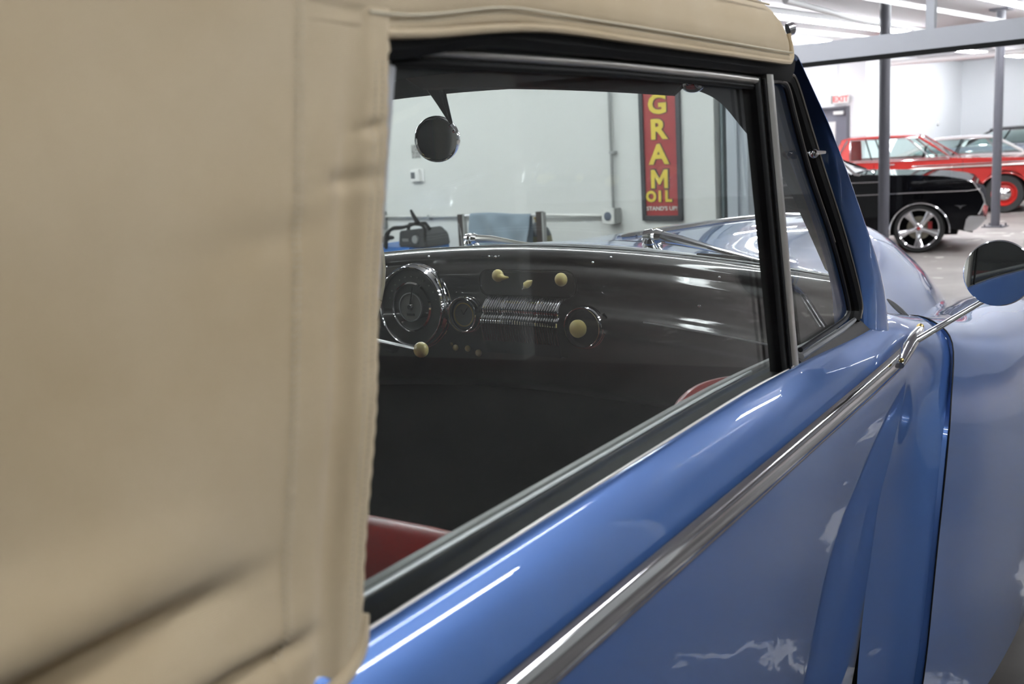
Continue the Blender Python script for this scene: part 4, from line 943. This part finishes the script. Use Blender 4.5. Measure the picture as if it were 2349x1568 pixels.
# stitches (countless): one joined part
stt = MB()
def stitch_line(fn, t0, t1, step, w=.0011, l=.0024):
    t = t0
    while t < t1:
        p, q = fn(t), fn(t+l); stt.tube([p, q], w*.5, 4); t += step
for dd in (.0095, .0165): stitch_line(lambda z, dd=dd: V((qx(yedge(z)-dd, z)+.0004, yedge(z)-dd, z)), 1.185, 1.565, .0042)
for dd in (.071, .0755): stitch_line(lambda z, dd=dd: V((qx(yedge(z)-dd-.012*(z-1.2)/.4, z)+.0005, yedge(z)-dd-.012*(z-1.2)/.4, z)), 1.20, 1.60, .0046)
stitch_line(lambda y: V((.8112, y, zedge(y)+.0075)), .56, 1.38, .005)
part('stitching', stt, THREAD, top, kind='stuff')
# snap at the front corner
part('chrome_snap', MB().lathe([(.009, -.004), (.009, .003), (.0065, .006), (.001, .007)], P(1813, 66, 0, .785), (.75, .6, .3), 16), CHROME, top)
# black channel between canvas and window
rb = [.552+.89*i/40 for i in range(41)]
both('roof_rail', MB().grid([[V((.800, y, zedge(y)+.004)), V((.7985, y, zedge(y)-.010)), V((.792, y, zedge(y)-.016-.008*sm(1.3, 1.44, y))), V((.775, y, zedge(y)-.018)), V((.760, y, zedge(y)+.01))] for y in rb]), RUBBER)

# ---- other cars
def outline_car(name, label, org, width, body, arches, green, paint, roof_m, whl, z_in=.30, trims=(), extra=None, grp='classic cars in the showroom'):
    """body: side outline (x to the front, z); arches: [(x, r)]; green: dict of roof outline; placed with its near side at n0"""
    t = thing(name, label, 'car', org, rad(7.7), grp)
    # lower body with real wheel arches
    bx = [p for p in body]
    low = []
    x0, x1 = min(p[0] for p in body), max(p[0] for p in body); sill = .24
    pts = list(bx)                                       # over the top, rear -> front
    under = []
    for ax, ar in sorted(arches, reverse=True):
        for k in range(13):
            a = math.pi*k/12; zc = whl['r']
            p = (ax+ar*math.cos(a), zc+ar*math.sin(a)*.97)
            under.append((p[0], max(p[1], sill)))
    poly = pts+[(x1-.12, sill)]+under+[(x0+.12, sill)]
    mb = MB().poly([V((x, 0, z)) for x, z in poly], (0, width, 0))
    b = bmesh.new(); vs = [b.verts.new(v) for v in mb.v]
    for f in mb.f: b.faces.new([vs[i] for i in f])
    bmesh.ops.recalc_face_normals(b, faces=b.faces)
    es = [e for e in b.edges if len(e.link_faces) == 2 and min(len(f.verts) for f in e.link_faces) == 4 and max(len(f.verts) for f in e.link_faces) > 8 and min(v.co.z for v in e.verts) > .55]
    bmesh.ops.bevel(b, geom=es, offset=.05, segments=4, affect='EDGES', clamp_overlap=True)
    big = [f for f in b.faces if len(f.verts) > 8]; bmesh.ops.triangulate(b, faces=big)
    me = bpy.data.meshes.new('body'); me.materials.append(paint)
    for f in b.faces: f.smooth = True
    for e in b.edges:
        if len(e.link_faces) == 2 and e.calc_face_angle(0) > rad(32): e.smooth = False
    b.to_mesh(me); b.free(); bo = link('body', me, parent=t)
    # inner arch block
    part('underbody', MB().bbox((x0+.3, .22, .2), (x1-.3, width-.22, .8)), TRIMBLK, t, False, local=True)
    # greenhouse: lower outline (belt) and upper outline (roof), tumblehome
    gb0, gt0, gt1, gb1 = green['pts']; zbelt, zr = green['belt'], green['roof']; ti = green.get('in', .14)
    def side(fn): return [fn(0), fn(1)]
    roofr = []
    for k in range(7):
        q = k/6; y = ti+(width-2*ti)*q; c = .035*math.sin(math.pi*q)
        roofr.append([V((gt0-.02, y, zr-.02+c)), V((gt0+.10, y, zr+c+.004)), V(((gt0+gt1)/2, y, zr+c+.02)), V((gt1-.12, y, zr+c+.002)), V((gt1, y, zr-.025+c))])
    part('roof', MB().shell([cr(r, 4) for r in roofr], (0, 0, -.035)), roof_m, t, local=True, angle=50)
    for yb, yt in ((.05, ti), (width-.05, width-ti)):
        A0, A1, A2, A3 = V((gb0, yb, zbelt)), V((gt0, yt, zr-.02)), V((gt1, yt, zr-.025)), V((gb1, yb, zbelt))
        sg = 1 if yb < 1 else -1; th = V((0, .03*sg, 0))
        cp = green.get('cpil', .28)
        B0 = A0.lerp(A3, cp*.9); B1 = A1.lerp(A2, cp*.55)
        part('rear_pillar', MB().poly([A0, A1, B1, B0], th), roof_m, t, True, local=True, angle=20)
        part('windshield_post', MB().tube([A2, A3], .022, 8), paint, t, local=True)
        part('side_window', MB().poly([B0, B1, A2, A3], th*.2), CGLASS, t, False, local=True)
        part('window_trim', MB().tube([B0+V((0, -.004*sg, .012)), B1+V((0, -.004*sg, -.01)), A2+V((0, -.004*sg, -.01)), A3+V((-.03, -.004*sg, .012)), B0+V((0, -.004*sg, .012))], .011, 6), CHROME, t, local=True)
        for q in green.get('posts', (.45,)):
            part('door_post', MB().tube([B0.lerp(A3, q), B1.lerp(A2, q*1.04)], .014, 6), TRIMBLK if q < .6 else CHROME, t, local=True)
    ye, yf = .08, width-.08
    part('windshield', MB().poly([V((gb1+.02, ye, zbelt-.01)), V((gt1+.01, ti+.02, zr-.03)), V((gt1+.01, width-ti-.02, zr-.03)), V((gb1+.02, yf, zbelt-.01))], (.005, 0, .004)), CGLASS, t, False, local=True)
    part('rear_window', MB().poly([V((gb0+.02, ye+.1, zbelt)), V((gt0-.005, ti+.06, zr-.04)), V((gt0-.005, width-ti-.06, zr-.04)), V((gb0+.02, yf-.1, zbelt))], (-.005, 0, .004)), CGLASS, t, False, local=True)
    part('dashboard', MB().bbox((gb1-.35, .15, zbelt-.16), (gb1-.02, width-.15, zbelt+.0)), TRIMBLK, t, False, local=True)
    stw = [V((gb1-.52+.05*math.sin(a), .5+.19*math.cos(a), zbelt+.03+.18*math.sin(a))) for a in [2*math.pi*k/20 for k in range(21)]]
    part('steering_wheel', MB().tube(stw, .012, 6), TRIMBLK, t, local=True)
    part('seat', MB().bbox((gt0+.45, .15, .45), (gt0+.62, width-.15, zbelt-.03)), TRIMBLK, t, True, local=True, bev=.04)
    for ax, ar in arches:
        for yy in (.0, 1):
            yc = .11 if yy == 0 else width-.11; r = whl['r']; sgn = -1 if yy == 0 else 1; c = V((ax, yc, r))
            wh = part('wheel', MB().lathe([(whl['rim'], -.10), (r*.93, -.105), (r, -.06), (r, .06), (r*.93, .105), (whl['rim'], .10)], c, (0, 1, 0), 36, cap=False), TYRE, t, local=True)
            if yy == 0 or True:
                whl['fn'](wh, c, sgn, r)
    for nm, pth, rr_, mm in trims:
        part(nm, MB().tube([V(p) for p in pth], rr_, 8), mm, t, local=True)
    if extra: extra(t, width)
    return t
def rim_mag(wh, c, sg, r):
    part('rim', MB().lathe([(r*.80, -.09), (r*.84, .095), (r*.80, .108), (r*.75, .095), (r*.72, .02), (r*.70, -.09)], c, (0, sg, 0), 40, cap=False), CHROME, wh, local=True)
    part('brake_disc', MB().lathe([(r*.48, -.03), (r*.48, -.02), (.01, -.02)], c, (0, sg, 0), 24), mat('dull_disc', (.25, .23, .18), .4, .8), wh, local=True)
    part('wheel_back', MB().lathe([(r*.70, -.07), (.01, -.07)], c, (0, sg, 0), 24), TRIMBLK, wh, local=True)
    part('brake_caliper', MB().box(c+V((r*.42, -sg*.0+sg*-.01, .02)), (.05, .04, .11)), mat('caliper_red', (.4, .02, .02), .4), wh, True, local=True)
    part('hub', MB().lathe([(r*.17, .02), (r*.17, .06), (r*.12, .075), (r*.06, .08)], c, (0, sg, 0), 20), CHROME, wh, local=True)
    part('hub_cap', MB().lathe([(r*.07, .08), (r*.05, .09)], c, (0, sg, 0), 12), mat('cap_red', (.35, .03, .03), .4), wh, local=True)
    for k in range(5):
        a = rad(-90+72*k); d = V((math.cos(a), 0, math.sin(a)))
        part('spoke', MB().tube([c+d*r*.14+V((0, sg*.05, 0)), c+d*r*.40+V((0, sg*.058, 0)), c+d*r*.62+V((0, sg*.075, 0)), c+d*r*.76+V((0, sg*.08, 0))], [r*.045, r*.042, r*.065, r*.085], 10, squash=2.3), CHROME, wh, local=True)
def rim_steel_red(wh, c, sg, r):
    RR_ = mat('red_wheel_paint', (.45, .025, .02), .35)
    part('rim', MB().lathe([(r*.62, -.05), (r*.66, .085), (r*.60, .10), (r*.56, .06), (r*.50, .035), (r*.36, .06), (r*.30, .06), (.01, .06)], c, (0, sg, 0), 36, cap=False), RR_, wh, local=True)
    part('hubcap', MB().lathe([(r*.34, .06), (r*.33, .085), (r*.25, .105), (r*.12, .13), (.01, .135)], c, (0, sg, 0), 28, cap=False), CHROME, wh, local=True)
def rim_plain(wh, c, sg, r):
    part('hubcap', MB().lathe([(r*.66, 0), (r*.66, .09), (r*.5, .11), (.01, .125)], c, (0, sg, 0), 28, cap=False), CHROME, wh, local=True)

# black coupe: origin at its front wheel, near side
def bl_extra(t, w):
    part('wheel_arch_trim', MB().tube([V((.030+.345*math.cos(a), -.004, .268+.345*math.sin(a))) for a in [rad(-4+190*k/24) for k in range(25)]], .009, 6), CHROME, t, local=True)
    part('front_bumper', MB().poly([(.53, -.03, .265), (.56, -.03, .425), (.60, -.03, .445), (.76, -.03, .44), (.785, -.03, .41), (.66, -.03, .262)], (0, w+.06, 0)), CHROME, t, True, local=True, bev=.015)
    part('fender_badge', xf(MB().poly([(-.07, 0, .022), (-.02, 0, .005), (0, 0, -.022), (.02, 0, .005), (.07, 0, .022), (.012, 0, .02), (0, 0, .012), (-.012, 0, .02)], (0, .006, 0)), Matrix.Translation((.489, -.008, .553))), CHROME, t, False, local=True)
    part('headlight_bezel', MB().tube([V(q) for q in ((.56, .0, .868), (.625, -.004, .845), (.668, -.004, .775), (.725, -.004, .70), (.755, -.004, .60), (.715, -.004, .50), (.69, 0, .46))], .010, 8), CHROME, t, local=True)
    part('cowl_trim', MB().tube([(-.95, .02, 1.20), (-.82, .02, 1.085), (-.73, .015, .995), (-.67, .01, .985)], .017, 6), CHROME, t, local=True)
    part('wiper', MB().tube([(-.78, .3, 1.08), (-.62, .35, 1.03), (-.55, .4, .995)], .010, 6), CHROME, t, local=True)
outline_car('black_coupe', 'black classic car with chrome five-spoke wheels, nose just right of the nearer post', (-1.458, 13.217, 0), 1.85,
    [(-4.05, .42), (-4.08, .75), (-3.95, .92), (-3.1, .98), (-1.0, 1.0), (-.70, .985), (-.02, .957), (.30, .928), (.50, .892), (.60, .86), (.66, .785), (.72, .70), (.75, .60), (.71, .50), (.64, .40)],
    [(-2.92, .37), (.02, .345)], dict(pts=(-3.1, -2.55, -1.55, -.80), belt=.985, roof=1.34, cpil=.3, posts=(.72,)), CARBLK, CARBLK,
    dict(r=.300, rim=.25, fn=rim_mag), trims=[('side_trim', [(-3.9, -.006, .745), (-1.7, -.008, .735), (-.8, -.008, .730), (0, -.008, .742), (.55, -.006, .745), (.66, -.004, .755), (.71, -.004, .77)], .008, CHROME),
    ('belt_trim', [(-3.5, -.0, .89), (-1.7, -.0, .895), (-.40, -.0, .888)], .009, CHROME)], extra=bl_extra)
def rd_extra(t, w):
    part('wiper', MB().tube([(-.95, .4, 1.0), (-.6, .5, 1.03)], .01, 6), CHROME, t, local=True)
    part('rear_window_trim', MB().tube([(-3.1, .02, 1.0), (-2.8, .04, 1.03), (-2.72, .10, 1.20), (-2.62, .12, 1.38)], .018, 6), CHROME, t, local=True)
    part('door_handle', MB().tube([(-1.95, -.02, .91), (-1.80, -.02, .91)], .012, 6), CHROME, t, local=True)
    for x in (-.683, -2.15): part('door_gap', MB().bbox((x-.004, -.003, .30), (x+.004, .01, .93)), TRIMBLK, t, False, local=True)
    part('arch_lip', MB().tube([V((-.02+.415*math.cos(a), -.008, .30+.385*math.sin(a))) for a in [rad(180*k/20) for k in range(21)]], .013, 6), CARRED, t, local=True)
    part('windshield_trim', MB().tube([(-.84, .03, .985), (-1.28, .13, 1.34), (-1.36, .15, 1.385)], .018, 8), CHROME, t, local=True)
outline_car('red_sedan', 'bright red classic two-door with red steel wheels behind the black car', (-1.285, 19.393, 0), 1.85,
    [(-4.35, .45), (-4.40, .80), (-4.25, .95), (-3.3, .99), (-.95, .985), (-.7, .972), (0, .950), (.6, .92), (.80, .86), (.84, .65), (.78, .45)],
    [(-2.98, .40), (-.02, .405)], dict(pts=(-2.95, -2.72, -1.42, -.84), belt=.985, roof=1.40, cpil=.20, posts=(.22, .80)), CARRED, CARRED,
    dict(r=.325, rim=.21, fn=rim_steel_red), trims=[('side_trim', [(-1.59, -.006, .80), (-1.4, -.010, .812), (-.68, -.010, .822), (.7, -.010, .828)], .018, BRUSH),
    ('side_trim', [(-4.2, -.006, .70), (-2.4, -.008, .715), (-1.75, -.008, .725), (-1.60, -.008, .745), (-1.58, -.008, .80)], .010, CHROME), ('upper_trim', [(-1.50, -.008, .862), (-.68, -.010, .872), (.7, -.010, .872)], .010, CHROME),
    ('belt_trim', [(-2.9, -.006, .955), (-2.5, -.008, .972), (-.9, -.008, .968)], .010, CHROME)], extra=rd_extra)
def plain(t, w):
    part('front_bumper', MB().bbox((.60, -.02, .34), (.78, w+.02, .52)), CHROME, t, True, local=True, bev=.03)
outline_car('white_coupe', 'white hardtop car with dark glass parked behind the red car', (-.40, 22.90, 0), 1.80,
    [(-4.35, .45), (-4.40, .80), (-4.25, .90), (-3.4, .95), (-1.0, .94), (-.6, .92), (.4, .86), (.68, .80), (.75, .65), (.70, .45)],
    [(-3.0, .38), (0, .38)], dict(pts=(-3.5, -2.72, -1.55, -1.02), belt=.945, roof=1.285, cpil=.12, posts=(.42, .80)), CARWHT, CARWHT,
    dict(r=.31, rim=.22, fn=rim_plain), extra=plain)
outline_car('silver_fastback', 'silver-blue and black car farthest back at the right edge', (-.20, 26.95, 0), 1.85,
    [(-4.1, .45), (-4.15, .85), (-4.05, .98), (-3.2, 1.02), (-.75, 1.0), (.4, .93), (.7, .84), (.75, .65), (.7, .45)],
    [(-3.0, .40), (0, .40)], dict(pts=(-3.2, -2.42, -1.2, -.5), belt=1.04, roof=1.40, cpil=.12, posts=(.30,)), CARSIL, CARBLK,
    dict(r=.33, rim=.22, fn=rim_plain), extra=plain)
